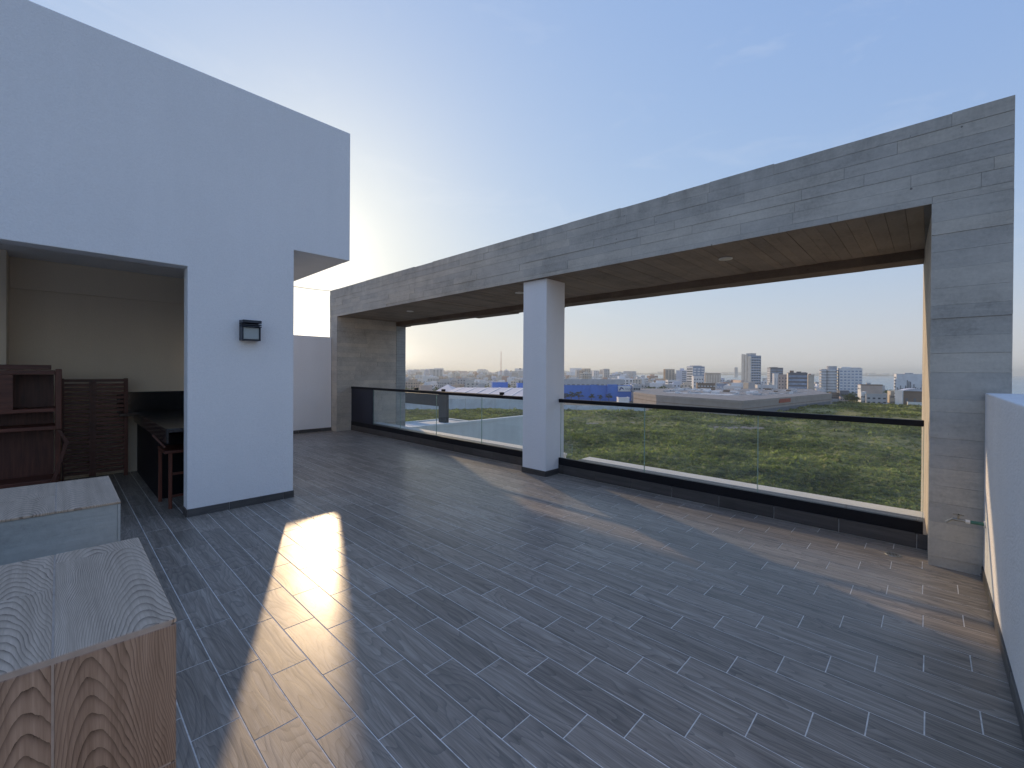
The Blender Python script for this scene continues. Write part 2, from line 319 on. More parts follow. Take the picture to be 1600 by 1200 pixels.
def copy_tree(o, parent=None):
    c = o.copy(); C.objects.link(c); c.parent = parent
    for ch in list(o.children): copy_tree(ch, c)
    return c

# ================================================================== THE TERRACE
XK, YR, ZB, ZT = 5.11, -0.296, 2.838, 3.51        # kerb face, right parapet face, portal soffit, portal top
floor = kind(box((-4.5, -.45, -.30), (5.11, 11.2, -.0014)).build('terrace_floor', M_grout), 'structure')
# chamfered tile, origin at its near left corner
TW, TL, TX0, TY0, SH = .1769, .540, .547, 1.961, .1778
def tile_mb(w, l, th=.010, ch=.0010, j=.0050):
    mb = MB(); x0, x1, y0, y1 = j / 2, w - j / 2, j / 2, l - j / 2
    i = 0; mb.v = [(x0, y0, -th), (x1, y0, -th), (x1, y1, -th), (x0, y1, -th), (x0, y0, -ch), (x1, y0, -ch), (x1, y1, -ch), (x0, y1, -ch),
                   (x0 + ch, y0 + ch, 0), (x1 - ch, y0 + ch, 0), (x1 - ch, y1 - ch, 0), (x0 + ch, y1 - ch, 0)]
    mb.f = [(0, 1, 5, 4), (1, 2, 6, 5), (2, 3, 7, 6), (3, 0, 4, 7), (4, 5, 9, 8), (5, 6, 10, 9), (6, 7, 11, 10), (7, 4, 8, 11), (8, 9, 10, 11)]
    mb.mi = [0] * 9; return mb
YMAX, YMIN, XMAX = 10.83, YR, XK
cells = []
for k in range(-26, 27):
    xa = TX0 + TW * k; xb = min(xa + TW, XMAX)
    if xb - xa < .02: continue
    n0 = -30; y = TY0 - SH * k + TL * n0
    while y < YMAX:
        ya, yb = max(y, YMIN), min(y + TL, YMAX)
        if yb - ya > .03 and xa < 2.0 or (yb - ya > .03 and xa >= 2.0):
            cells.append((xa, xb, ya, yb))
        y += TL
def seen(c):
    best = 0
    for fx in (.02, .5, .98):
        for fy in (.02, .5, .98):
            x = c[0] + (c[1] - c[0]) * fx; y = c[2] + (c[3] - c[2]) * fy
            v = Vector((x, y, -EYE)); d = v.dot(_F)
            if d < .3: continue
            px, py = CX + FP * v.dot(_R) / d, CY - FP * v.dot(_U) / d
            if -5 <= px <= 1605 and py <= 1205:
                if x < 1.9 and y > 5.43 or px < 285 and y < 3: continue
                best = max(best, (c[1] - c[0]) * (c[3] - c[2]) / d ** 3)
    return best
cells.sort(key=seen, reverse=True)
full_me = None; rest = MB()
for i, (xa, xb, ya, yb) in enumerate(cells):
    full = abs(xb - xa - TW) < 1e-4 and abs(yb - ya - TL) < 1e-4
    lift = rng.uniform(-.0002, .0006)
    if i < 298:
        if full:
            if full_me is None:
                o = tile_mb(TW, TL).build('tile', M_tile); full_me = o.data; bpy.data.objects.remove(o)
            o = instance(full_me, 'tile', (xa, ya, lift), floor)
        else:
            o = tile_mb(xb - xa, yb - ya).build('tile', M_tile, floor, local=True); o.location = (xa, ya, lift)
    else:
        mb = tile_mb(xb - xa, yb - ya); k = len(rest.v)
        rest.v += [(x + xa, y + ya, z + lift) for x, y, z in mb.v]; rest.f += [tuple(a + k for a in f) for f in mb.f]; rest.mi += mb.mi
kind(rest.build('tile_paving', M_tile, floor), 'stuff')
kind(box((-7, -.45, -20.4), (5.90, 10.9, -.32)).build('building_base_wall', M_wing), 'structure')

# ---- white building on the left
WX1, WX2, WX3, WY = .905, 1.925, 2.612, 5.43
wb = thing('white_building', 'white rendered rooftop building with boxed overhang and dark open kitchen niche', 'building', (-1.5, WY, 0))
MB().extr_y([(-5, 2.548), (.905, 2.548), (.905, 0), (WX2, 0), (WX2, 2.922), (WX3, 2.922), (WX3, 4.566), (-5, 4.566)], WY, WY + .18).build('front_wall', M_white, wb, bevel=.006)
box((-5, WY + .182, 2.924), (WX3 - .002, 9.2, 4.562)).build('upper_storey', M_white, wb, bevel=.006)
s = MB(); X0, X1 = WX2 - .18, WX2 - .003
s.box((X0, 5.612, 0), (X1, 7.95, 2.922)).box((X0, 7.952, 0), (X1, 8.30, 1.1)).box((X0, 7.952, 2.0), (X1, 8.30, 2.922)).box((X0, 8.302, 0), (X1, 8.62, 2.922))
s.build('side_wall', M_white, wb)
box((-5, 8.45, 0), (X0 - .002, 8.62, 2.922)).build('niche_back_wall', M_cream, wb)
box((-5, 8.0, 0), (-.433, 8.448, 2.922)).build('niche_pilaster', M_cream, wb, bevel=.006)
box((-.43, 8.415, 2.525), (X0 - .004, 8.449, 2.921)).build('niche_beam', M_cream, wb)
box((-5.2, WY, 0), (-5.002, 9.2, 4.56)).build('end_wall', M_white, wb)
def skirting(parent, axis, a, b, fixed, out, h=.078, z0=.002, step=TL, start=0, M=None, th=.009):
    """row of skirting tiles from a to b along axis, standing proud of plane 'fixed' towards 'out'"""
    p = a; first = start if start > 0 else step
    while p < b - .02:
        q = min(p + (first if p == a else step), b); j = .0018
        if axis == 'y': o = box((fixed, p + j, z0), (fixed + out * th, q - j, z0 + h))
        else: o = box((p + j, fixed, z0), (q - j, fixed + out * th, z0 + h))
        o.build('skirting_tile', M or (M_skirt_y if axis == 'y' else M_skirt_x), parent, bevel=.001, seg=1); p = q
skirting(wb, 'x', WX1, WX2 + .009, WY, -1, .078, start=.37)
skirting(wb, 'y', WY - .008, WY + .17, WX1, -1, .078)
skirting(wb, 'y', WY + .002, 8.6, WX2, 1, .078)

# ---- wall lamp on the pier
lm = thing('wall_lamp', 'square dark metal wall lamp with frosted glass on the white pier', 'lamp', (1.362, WY, 1.82))
LX0, LX1, LZ0, LZ1, LY = 1.362, 1.545, 1.822, 2.045, WY
box((LX0, LY - .018, LZ0), (LX1, LY + .002, LZ1)).build('back_plate', M_lampmetal, lm, bevel=.003)
s = MB(); s.box((LX0, LY - .135, LZ1 - .035), (LX1, LY - .019, LZ1 - .004)); s.box((LX0 - .004, LY - .120, LZ1 - .058), (LX1 + .004, LY - .019, LZ1 - .045)); s.box((LX0 - .004, LY - .125, LZ1 - .078), (LX1 + .004, LY - .019, LZ1 - .066))
s.build('hood', M_lampmetal, lm, bevel=.003)
s = MB(); s.box((LX0, LY - .105, LZ0), (LX0 + .014, LY - .019, LZ1 - .08)).box((LX1 - .014, LY - .105, LZ0), (LX1, LY - .019, LZ1 - .08)).box((LX0 + .0145, LY - .105, LZ0), (LX1 - .0145, LY - .019, LZ0 + .012))
s.build('frame', M_lampmetal, lm, bevel=.002)
box((LX0 + .016, LY - .098, LZ0 + .014), (LX1 - .016, LY - .020, LZ1 - .081)).build('diffuser', M_frost, lm, bevel=.006)

# ---- things inside the niche
ct = thing('kitchen_counter', 'black granite counter with upstand at the back of the dark niche', 'counter', (1.2, 7, 0))
box((.765, 5.64, .85), (1.74, 8.445, .89)).build('counter_top', M_granite, ct, bevel=.004)
box((.765, 5.64, .74), (.785, 8.44, .849)).build('apron', M_granite, ct)
box((.58, 8.40, .891), (1.74, 8.446, 1.17)).build('upstand', M_granite, ct, bevel=.003)
box((.58, 8.0, .85), (.764, 8.40, .89)).build('counter_end', M_granite, ct, bevel=.003)
box((.80, 6.42, 0), (1.735, 8.39, .738)).build('cabinet', M_black, ct)
sp = thing('slatted_panel', 'dark red wooden slatted panel leaning at the niche back wall', 'panel', (.36, 8.2, .3))
for i in range(22):
    z = 1.345 - i * .059
    o = MB().box((.05, 8.19, z - .020), (.64, 8.21, z + .020)).build('slat', M_red_x, sp)
for x0, x1 in ((.03, .052), (.638, .682)): box((x0, 8.17, .005), (x1, 8.23, 1.375)).build('side_rail', M_red_z, sp, bevel=.004)
box((.285, 8.175, .05), (.355, 8.189, 1.36)).build('centre_batten', M_red_z, sp)
sh = thing('wooden_shelf_unit', 'dark red wooden shelf frame stacked at the left of the niche', 'shelf', (-.4, 7.3, 0))
for n_, a_, b_ in (('top_board', (-1.2, 7.32, 1.49), (-.06, 7.7, 1.545)), ('shelf_board', (-1.2, 7.30, 1.005), (0, 7.75, 1.045)), ('shelf_board', (-1.2, 7.30, .80), (.02, 7.75, .84)), ('shelf_board', (-1.2, 7.34, .18), (0, 7.75, .22))):
    box(a_, b_).build(n_, M_red_x, sh, bevel=.004)
for a_, b_ in (((-.025, 7.27, .80), (.028, 7.33, 1.50)), ((-.03, 7.70, .0), (.02, 7.76, 1.47)), ((-1.2, 7.27, 0), (-1.15, 7.33, 1.5))): box(a_, b_).build('post', M_red_z, sh, bevel=.006)
box((-1.2, 7.305, 1.435), (-.027, 7.34, 1.485)).build('front_rail', M_red_x, sh, bevel=.004)
box((-1.2, 7.31, 1.0), (-.35, 7.335, 1.434)).build('cupboard_door', M_red_x, sh)
box((-1.2, 7.72, .22), (-.04, 7.74, 1.43)).build('back_panel', M_red_z, sh)
MB().bar((.0, 7.3, .80), (.07, 7.3, .64), .03).build('brace', M_red_z, sh); MB().bar((.07, 7.3, .66), (-.09, 7.3, 0), .035, .05).build('slanted_leg', M_red_z, sh)
ch = thing('wooden_chair', 'small dark wooden chair tucked under the black counter', 'chair', (.9, 6, 0))
for x, y in ((.835, 5.9), (1.2, 5.9), (.80, 6.3), (1.2, 6.3)): box((x - .016, y - .016, 0), (x + .016, y + .016, .60 if y < 6 else .62)).build('leg', M_red_z, ch, bevel=.003)
box((.78, 5.86, .60), (1.24, 6.34, .63)).build('seat', M_red_x, ch, bevel=.005)
MB().bar((.70, 6.0, .80), (.80, 5.95, .66), .02).build('arm', M_red_y, ch)
for z in (.12, .36): box((.85, 5.89, z), (1.19, 5.91, z + .025)).build('stretcher', M_red_x, ch)

# ---- the two kitchen plinths in the foreground
def plinth(y0, y1, ztop, label, tiled_front, name='tiled_plinth'):
    pl = thing(name, label, 'plinth', (-.5, (y0 + y1) / 2, 0))
    box((-1.6, y0 + (.0012 if tiled_front else .009), .002), (.160, y1 - .003, ztop - .0012 if tiled_front else ztop - .010)).build('core', M_tilegrout if tiled_front else M_render, pl)
    if not tiled_front: box((-1.6, y0 + .0095, ztop - .0098), (.160, y1 - .0035, ztop - .0012)).build('bedding', M_tilegrout, pl)
    xs = [.170]; x = -.007
    while x > -1.6: xs.append(x); x -= .177
    for i in range(len(xs) - 1):
        xb, xa = xs[i], xs[i + 1]; a = y0 + (.0005 if tiled_front else .004)
        sp_ = [y1]; cuts = [y0 + .54, y0 + .354, y0 + .168] ; c_ = cuts[i % 3]
        parts = [(a, c_), (c_, y1)] if y1 - c_ > .02 else [(a, y1)]
        if not tiled_front: parts = [(a, y1)] if i % 2 == 0 else [(a, y0 + .3), (y0 + .3, y1)]
        for p_, q_ in parts:
            box((xa + .0015, p_ + .001, ztop - .009), (xb - .0015, q_ - .0015, ztop)).build('top_tile', M_ash_top, pl, bevel=.0015, seg=1)
        if tiled_front:
            z = ztop - .010; first = .283 if i == 0 else (.46 if i % 2 else .283)
            while z > .01:
                h = min(first, z - .004)
                box((xa + .0015, y0, z - h + .0015), (xb - .0015 if i else xb - .002, y0 + .0085, z - .0015)).build('front_tile', M_ash_front, pl, bevel=.0015, seg=1)
                z -= h; first = .54
                if z < .03: break
    skin = box((.1605, y0 + .006, .002), (.168, y1 - .004, ztop - .0105)).build('side_render', M_render, pl)
    return pl
plinth(1.112, 1.735, .990, 'nearest kitchen plinth clad in ash wood look tiles on top and front', True)
plinth(2.272, 2.865, .985, 'second plinth with wood look top over a raw cement side', False)

# ---- right parapet wall
pw = thing('parapet_wall', 'waist high white textured parapet wall at the right edge', 'wall', (2, YR - .09, 0))
box((-4.5, YR - .18, -.3), (4.742, YR, 1.364)).build('wall', M_white_par, pw, bevel=.008)
skirting(pw, 'x', -4.4, 4.74, YR, 1, .078, M=M_skirt_x)
bw = thing('back_wall', 'plain white boundary wall at the far left end of the terrace', 'wall', (3, 10.9, 0))
box((-4.5, 10.83, -.3), (4.742, 10.98, 2.336)).build('wall', M_white, bw, bevel=.006)
skirting(bw, 'x', 1.8, 4.74, 10.83, -1, .078, M=M_skirt_x)

# ---- concrete portal
po = thing('concrete_portal', 'board marked grey concrete portal framing the view', 'portal', (5.5, 5.3, 0))
XF, XB, XL = 4.75, 6.40, 6.72
g = .006   # boards stand this far proud of the core
box((XF + g, -.425, ZB + g), (XB, 10.95, ZT - .012)).build('beam_core', M_conc_joint, po)
box((XF + g, -.425, -.3), (XL, -.003 - g, ZB + g - .001)).build('right_pier_core', M_conc_joint, po)
box((XF + g, 10.542 + g, -.3), (XL - .02, 10.95, ZB + g - .001)).build('left_pier_core', M_conc_joint, po)
s = MB(); yy = -.42; random.seed(11)
while yy < 10.94:
    y2 = min(yy + random.uniform(.5, 1.6), 10.94); s.box((XB + .001, yy, 2.735 + random.uniform(-.012, .012)), (XL, y2, ZT - .05)); yy = y2
s.build('outer_lip', M_conc_lip, po)
mb = MB(); mb.prism([(XF + g + .002, -.003 - g), (XL, -.05), (XL, .062), (XB - .3, .04)], -.3, ZB - .0); mb.build('right_reveal', M_conc_z, po)
cnt = [0]
def board(a, b, mtl, bev=.0022):
    o = box(a, b).build('board', mtl, po, bevel=bev, seg=1); cnt[0] += 1; return o
# fascia boards: seven courses with broken joints
course = [(ZB, .055), (ZB + .055, .11), (ZB + .165, .095), (ZB + .26, .10), (ZB + .36, .10), (ZB + .46, .105), (ZB + .565, ZT - ZB - .565)]
for ci, (z0, h) in enumerate(course):
    yy = -.427 - random.uniform(0, .9)
    while yy < 10.956:
        L = random.choice([.45, .6, .8, .95, 1.2, 1.5]); ya, yb = max(yy, -.427), min(yy + L, 10.956)
        if 10.956 - yb < .25: yb = 10.956; L = 9
        if yb > ya + .01: board((XF - random.choice([-.003, -.001, 0, .001, .002, .004]), ya + .0007, z0 + .0009), (XF + (.0062 if ci < 6 else .05), yb - .0007, z0 + h - .0009 + (random.uniform(-.007, .005) if ci == 6 else 0)), M_conc_y, .0012)
        yy += L
for side in (0, 1):
    z = ZB; random.seed(5 + side)
    while z > -.01:
        h = random.choice([.10, .135, .15, .205]); z0 = max(z - h, -.005); ya, yb = ((-.427, .0) if side == 0 else (10.542, 10.956))
        board((XF - random.choice([-.003, -.001, 0, .001, .003]), ya, z0 + .0005), (XF + .0062, yb, z - .0005), M_conc_y, .0012); z = z0
        if z < .02: break
z = ZB; random.seed(9)
while z > .02:      # inner face of the left pier
    h = random.choice([.10, .12, .14]); z0 = max(z - h, 0.0); xm = random.uniform(5.2, 6.0)
    for xa, xb in ((XF + .01, xm), (xm, XB)):
        board((xa + .001, 10.542 - random.uniform(-.004, .003), z0 + .001), (xb - .001, 10.542 + .0065, z - .001), M_conc_y, .0015)
    z = z0
yy = .045; random.seed(21)
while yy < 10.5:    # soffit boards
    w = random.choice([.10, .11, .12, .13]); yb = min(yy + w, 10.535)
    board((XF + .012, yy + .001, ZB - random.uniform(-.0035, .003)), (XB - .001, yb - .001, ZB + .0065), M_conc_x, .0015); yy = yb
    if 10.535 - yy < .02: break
s = MB(); z = ZB; random.seed(2)
while z > -.25:
    h = random.choice([.06, .09, .07]); s.box((XB + .003, 10.540 - random.uniform(0, .006), z - h), (XL - .03, 10.60, z - .004)); z -= h
s.build('outer_facing', M_render, po)
for i, (px, py) in enumerate(((1134, 403.5), (812, 457), (641, 486))):
    p = on_axis(px, py, 2, ZB)
    dl = thing('recessed_downlight', ('round downlight in the soffit nearest the right pier', 'round downlight in the soffit just left of the white column', 'round downlight in the soffit nearest the left pier')[i], 'downlight', (p.x, p.y, ZB), 0, 'downlights in the concrete soffit')
    MB().cyl((0, 0, -.012), (0, 0, .0), .075, 28).build('trim_ring', M_plasticw, dl, local=True, bevel=.003)
    MB().cyl((0, 0, -.0145), (0, 0, -.0122), .058, 24).build('lens', M_downlight, dl, local=True)

# ---- white column in the middle of the portal
co = thing('white_column', 'square white rendered column in the middle of the portal', 'column', (5.03, 4.17, 0))
box((4.813, 3.95, 0), (5.247, 4.394, ZB - .002)).build('shaft', M_white, co, bevel=.007)
skirting(co, 'y', 3.942, 4.402, 4.813, -1, .078); skirting(co, 'x', 4.814, 5.108, 3.95, -1, .078, M=M_skirt_x); skirting(co, 'x', 4.814, 5.108, 4.394, 1, .078, M=M_skirt_x)

# ---- kerb under the railings, clad with the floor's tile
kb = thing('tiled_kerb', 'low kerb faced with dark wood look tiles below the glass railing', 'kerb', (5.4, 5.3, 0))
s = MB(); s.box((XK + .010, .001, -.29), (5.905, 3.948, .121)).box((XK + .010, 4.396, -.29), (5.905, 10.54, .121)); s.build('core', M_grout, kb)
def kerb_run(a, b, first):
    p = a
    while p < b - .02:
        q = min(p + (first if p == a else TL), b)
        box((XK, p + .0028, .003), (XK + .0098, q - .0028, .1315)).build('face_tile', M_skirt_y, kb, bevel=.001, seg=1)
        box((XK + .0005, p + .0018, .1218), (5.70, q - .0018, .1312)).build('top_tile', M_skirt_y, kb, bevel=.001, seg=1)
        p = q
kerb_run(.001, 3.948, .07); kerb_run(4.396, 10.53, .39)
s = MB(); s.box((5.702, .001, .10), (5.935, 3.947, .136)).box((5.702, 4.397, .10), (5.935, 10.535, .136)); s.build('white_coping', M_coping, kb, bevel=.004)
def railing(y0, y1, panes, label, panel=None):
    rl = thing('glass_railing', label, 'railing', (5.14, (y0 + y1) / 2, .13), 0, 'glass railings of the terrace')
    box((XK + .003, y0 + .002, .1325), (XK + .053, y1 - .002, .236)).build('base_channel', M_black, rl, bevel=.003)
    box((XK - .004, y0 + .002, 1.052), (XK + .060, y1 - .002, 1.104)).build('handrail', M_black, rl, bevel=.006)
    for i in range(len(panes) - 1):
        a, b = panes[i] + .0035, panes[i + 1] - .0035
        gp = box((XK + .023, a, .2365), (XK + .033, b, 1.0515)).build('glass_pane', M_glass, rl)
        for e in (a, b): box((XK + .0232, e - .0016, .24), (XK + .0328, e + .0016, 1.05)).build('pane_edge', M_gedge, gp)
    if panel: box((XK + .006, panel[0], .2365), (XK + .048, panel[1], 1.0515)).build('solid_panel', M_navy, rl, bevel=.002)
    return rl
railing(.03, 3.948, [.03, 1.31, 2.60, 3.93], 'right hand glass railing with black handrail beside the white column')
railing(4.396, 10.53, [4.42, 5.66, 6.98, 8.28, 9.45], 'left hand glass railing with black handrail and solid dark end panel', (9.455, 10.52))
gb = thing('glass_offcut', 'small clear glass offcut standing on the coping beside the column', 'glass', (5.76, 3.98, .137))
box((5.74, 4.16, .1375), (5.748, 4.30, .33)).build('sheet', M_glass, gb); box((5.7395, 4.156, .1375), (5.7485, 4.1595, .332)).build('edge', M_gedge, gb)

# ---- tap on the parapet, floor drain, loose cable
tp = thing('garden_tap', 'brass garden tap on a green pipe from the white parapet', 'tap', (4.60, YR, .42))
TP = Vector((4.60, YR, .425))
MB().cyl(TP, TP + Vector((0, .075, 0)), .012, 12).build('pipe', M_pipe, tp, smooth=False)
MB().cyl(TP, TP + Vector((0, .008, 0)), .024, 16).build('wall_flange', M_plasticw, tp)
MB().cyl(TP + Vector((0, .076, 0)), TP + Vector((0, .10, 0)), .014, 8).build('coupling', M_plasticw, tp)
s = MB(); s.cyl(TP + Vector((0, .10, 0)), TP + Vector((0, .165, .002)), .0105, 10).cyl(TP + Vector((0, .165, .002)), TP + Vector((0, .20, -.028)), .009, 10, .0075).cyl(TP + Vector((0, .135, 0)), TP + Vector((0, .135, .035)), .006, 8)
s.build('tap_body', M_brass, tp); MB().bar(TP + Vector((-.022, .135, .038)), TP + Vector((.022, .135, .038)), .01, .006).bar(TP + Vector((0, .105, .038)), TP + Vector((0, .165, .038)), .01, .006).build('handle', M_brass, tp)
dr = thing('floor_drain', 'round metal floor drain set in the tiles near the right pier', 'drain', (4.80, .21, .001))
ring = MB(); n = 28
for r_, z_ in ((.036, .0035), (.052, .0035), (.054, 0)):
    for k in range(n): ring.v.append((r_ * math.cos(2 * math.pi * k / n), r_ * math.sin(2 * math.pi * k / n), z_))
for a in range(2):
    for k in range(n): ring.f.append((a * n + k, a * n + (k + 1) % n, (a + 1) * n + (k + 1) % n, (a + 1) * n + k)); ring.mi.append(0)
ring.build('ring', M_chrome, dr, local=True)
s = MB(); s.cyl((0, 0, .0004), (0, 0, .0012), .035, 20, m=1)
for k in range(-3, 4): w = math.sqrt(.035 ** 2 - (k * .009) ** 2); s.box((-w, k * .009 - .0022, .0013), (w, k * .009 + .0022, .003))
s.build('grate', [M_chrome, M_black], dr, local=True)
ca = MB(); A = Vector((4.77, 10.94, 3.515)); B = on_axis(432, 442.8, 0, 2.616); prev = None
for k in range(13):
    u = k / 12; p = A.lerp(B, u) - Vector((0, 0, .015 * 4 * u * (1 - u)))
    if prev is not None: ca.cyl(prev, p, .006, 6)
    prev = p
tag(ca.build('overhead_cable', M_cable), 'thin dark cable strung from the white building to the concrete portal', 'cable')

# ================================================================== THE NEIGHBOURING ROOFS
GZ = -20.5
wing = thing('lower_wing', 'lower flat roofed wing with a weathered white flank wall below the left railing', 'building', (11, 13.5, GZ))
MB().prism([(6.74, 12.6), (16.2, 12.6), (16.2, 12.80), (10.95, 12.80), (10.95, 14.15), (6.74, 14.15)], GZ, -.50).build('flank_wall', M_wing, wing)
s = MB(); s.box((6.74, 12.585, -.499), (16.215, 12.78, -.39)).box((10.80, 12.781, -.499), (10.955, 14.15, -.39)).box((6.74, 14.0, -.499), (10.799, 14.15, -.39)); s.build('roof_edge', M_wing, wing, bevel=.01)
M_roofw = simple('white_roof_membrane', (.62, .63, .64), .8, sc=1.5, var=.2)
box((6.745, 12.781, -.499), (10.799, 13.999, -.43)).build('roof_deck', M_roofw, wing)
fr = thing('steel_pergola', 'dark steel frame with wide fascia and one flat post on the lower roof', 'pergola', (10, 13.3, -.40))
box((10.0, 12.98, -.43), (10.12, 13.46, .66)).build('post', M_steel, fr, bevel=.01)
box((10.0, 13.462, .17), (10.09, 17.2, .62)).build('fascia', M_steel, fr, bevel=.01)
s = MB(); s.box((9.99, 10.05, .705), (10.05, 17.2, .745)); s.box((9.985, 13.0, .662), (10.12, 13.5, .70)); s.build('top_rail', M_black, fr)
for y in (10.08, 13.2, 15.0): box((9.98, y - .07, .747), (10.08, y + .07, .83)).build('bracket', M_black, fr, bevel=.01)
box((10.0, 10.06, .0), (10.02, 10.08, .705)).build('stay', M_steel, fr) if False else None

# ================================================================== GROUND, FIELD, SEA
FH = Vector((math.cos(YAW), math.sin(YAW), 0)); RH = Vector((math.sin(YAW), -math.cos(YAW), 0))
def gp(px, D, z=GZ):
    """ground point on the vertical line through column px of the horizon, D metres ahead"""
    d = ray(px, 584); v = Vector((d.x, d.y, 0)); v *= D / v.dot(FH); return Vector((v.x, v.y, z))
def gmat(name, c1, c2, c3, sc=.05, sc2=.6, rough=.95, relief=0):
    mt, t, b = mat(name, c2, rough, spec=.2); p = N(t, 'NewGeometry').outputs['Position']
    k = math_(t, 'ADD', math_(t, 'MULTIPLY', noise(t, p, sc, 5, .6), .6), math_(t, 'MULTIPLY', noise(t, p, sc2, 5, .65), .4))
    lk(t, ramp(t, k, [(.36, c1), (.5, c2), (.64, c3)]), b.inputs['Base Color'])
    if relief: bump(t, b, noise(t, p, sc2 * 1.5, 6, .7), relief, .5)
    return mt
M_town = gmat('dusty_town_ground', (.12, .11, .09), (.20, .18, .15), (.28, .26, .23), .02, .2)
M_field = gmat('field_grass', (.045, .055, .02), (.16, .16, .055), (.36, .31, .13), .045, .5, relief=.6)
M_leaf = gmat('scrub_leaves', (.050, .058, .026), (.18, .178, .066), (.52, .44, .19), .045, .5, .75)
M_leafd = gmat('dark_tree_leaves', (.028, .048, .020), (.050, .075, .028), (.080, .10, .042), .08, .7, .7)
for lm_ in (M_leaf, M_leafd):      # thin leaves let light through
    t = lm_.node_tree; b = t.nodes['Principled BSDF']; o_ = t.nodes['Material Output']; tl = N(t, 'BsdfTranslucent'); mx = N(t, 'MixShader'); mx.inputs[0].default_value = .4
    lk(t, mixrgb(t, 1, b.inputs['Base Color'].links[0].from_socket, (1.0, 1.45, .7), 'MULTIPLY'), tl.inputs['Color'])
    lk(t, b.outputs[0], mx.inputs[1]); lk(t, tl.outputs[0], mx.inputs[2]); lk(t, mx.outputs[0], o_.inputs['Surface'])
M_trunk = simple('tree_bark', (.10, .075, .055), .9)
M_asph = simple('asphalt', (.055, .055, .058), .9, sc=.3)
M_sand = simple('pale_sand', (.55, .50, .42), .95, sc=.05)
mt, t, b = mat('sea_water', (.055, .13, .16), .22, spec=.5); M_sea = mt
p = N(t, 'NewGeometry').outputs['Position']; bump(t, b, noise(t, p, .12, 6, .6), .6, 1.2)
lk(t, ramp(t, noise(t, mapv(t, p, (1, 1, 1)), .004, 5, .6), [(.35, (.045, .13, .19)), (.65, (.07, .19, .26))]), b.inputs['Base Color'])
MB().prism([(-14000, -14000), (14000, -14000), (14000, 14000), (-14000, 14000)], GZ - 3, GZ - 1).build('sea', M_sea); kind(bpy.data.objects['sea'], 'structure')
coast = [(2600, 180), (1750, 330), (1500, 455), (1400, 520), (1340, 600), (1270, 690), (1200, 800), (1120, 980), (1065, 1350), (1030, 1650), (1000, 1450), (960, 1900), (900, 3200), (800, 5200), (600, 9000), (0, 12500)]
pts = [gp(*c) for c in coast]
poly = [(p.x, p.y) for p in pts] + [(-13000, 6000), (-13000, -13000), (3000, -13000)]
kind(MB().prism(poly, GZ - 1.9, GZ - .05).build('town_ground', M_town), 'structure')
far = [gp(q, D) for q, D in ((860, 5600), (1000, 5200), (1180, 5000), (1340, 5200), (1430, 5600))] + [gp(q, D) for q, D in ((1400, 7600), (1100, 8000), (860, 8200))]
s = MB(); s.prism([(p.x, p.y) for p in far], GZ - .9, GZ + 7); kind(s.build('far_headland', M_leafd), 'structure')
# beach strip
s = MB(); a = [gp(q, D) for q, D in coast[1:8]]; bb = [gp(q, D * .955) for q, D in coast[1:8]]
i0 = len(s.v); s.v = [tuple(p + Vector((0, 0, .012))) for p in a + bb]; k = len(a)
s.f = [(i, k + i, k + i + 1, i + 1) for i in range(k - 1)]; s.mi = [0] * (k - 1); kind(s.build('beach', M_sand), 'structure')

from mathutils import noise as mn
def hummock(x, y):
    return 1.3 * mn.noise(Vector((x * .028, y * .028, 1.7))) + .8 * mn.noise(Vector((x * .08, y * .08, 3.1))) + .35 * mn.noise(Vector((x * .27, y * .27, 9.1)))
# field: the strip between this building and the town
def field_far(px):
    pts_ = [(500, 255), (636, 240), (817, 243), (880, 246), (1000, 235), (1030, 255), (1160, 213), (1230, 250), (1300, 301), (1320, 362), (1441, 330), (1600, 290)]
    for (a, fa), (b_, fb) in zip(pts_, pts_[1:]):
        if a <= px <= b_: return fa + (fb - fa) * (px - a) / (b_ - a)
    return 250
nu, nv = 150, 230; V = []; Fc = []
for i in range(nu + 1):
    px = 560 + (1600 - 560) * i / nu; fmax = field_far(px)
    for j in range(nv + 1):
        D = 26 * (fmax / 26) ** (j / nv); p = gp(px, D); e = min(1, (nv - j) / 6, j / 6)
        V.append((p.x, p.y, GZ + .9 + hummock(p.x, p.y) * e))
for i in range(nu):
    for j in range(nv):
        a = i * (nv + 1) + j; Fc.append((a, a + 1, a + nv + 2, a + nv + 1))
me = bpy.data.meshes.new('scrub_field'); me.from_pydata(V, [], Fc); me.materials.append(M_field); me.polygons.foreach_set('use_smooth', [True] * len(Fc)); me.update()
kind((lambda o: (C.objects.link(o), o)[1])(bpy.data.objects.new('scrub_field', me)), 'structure')
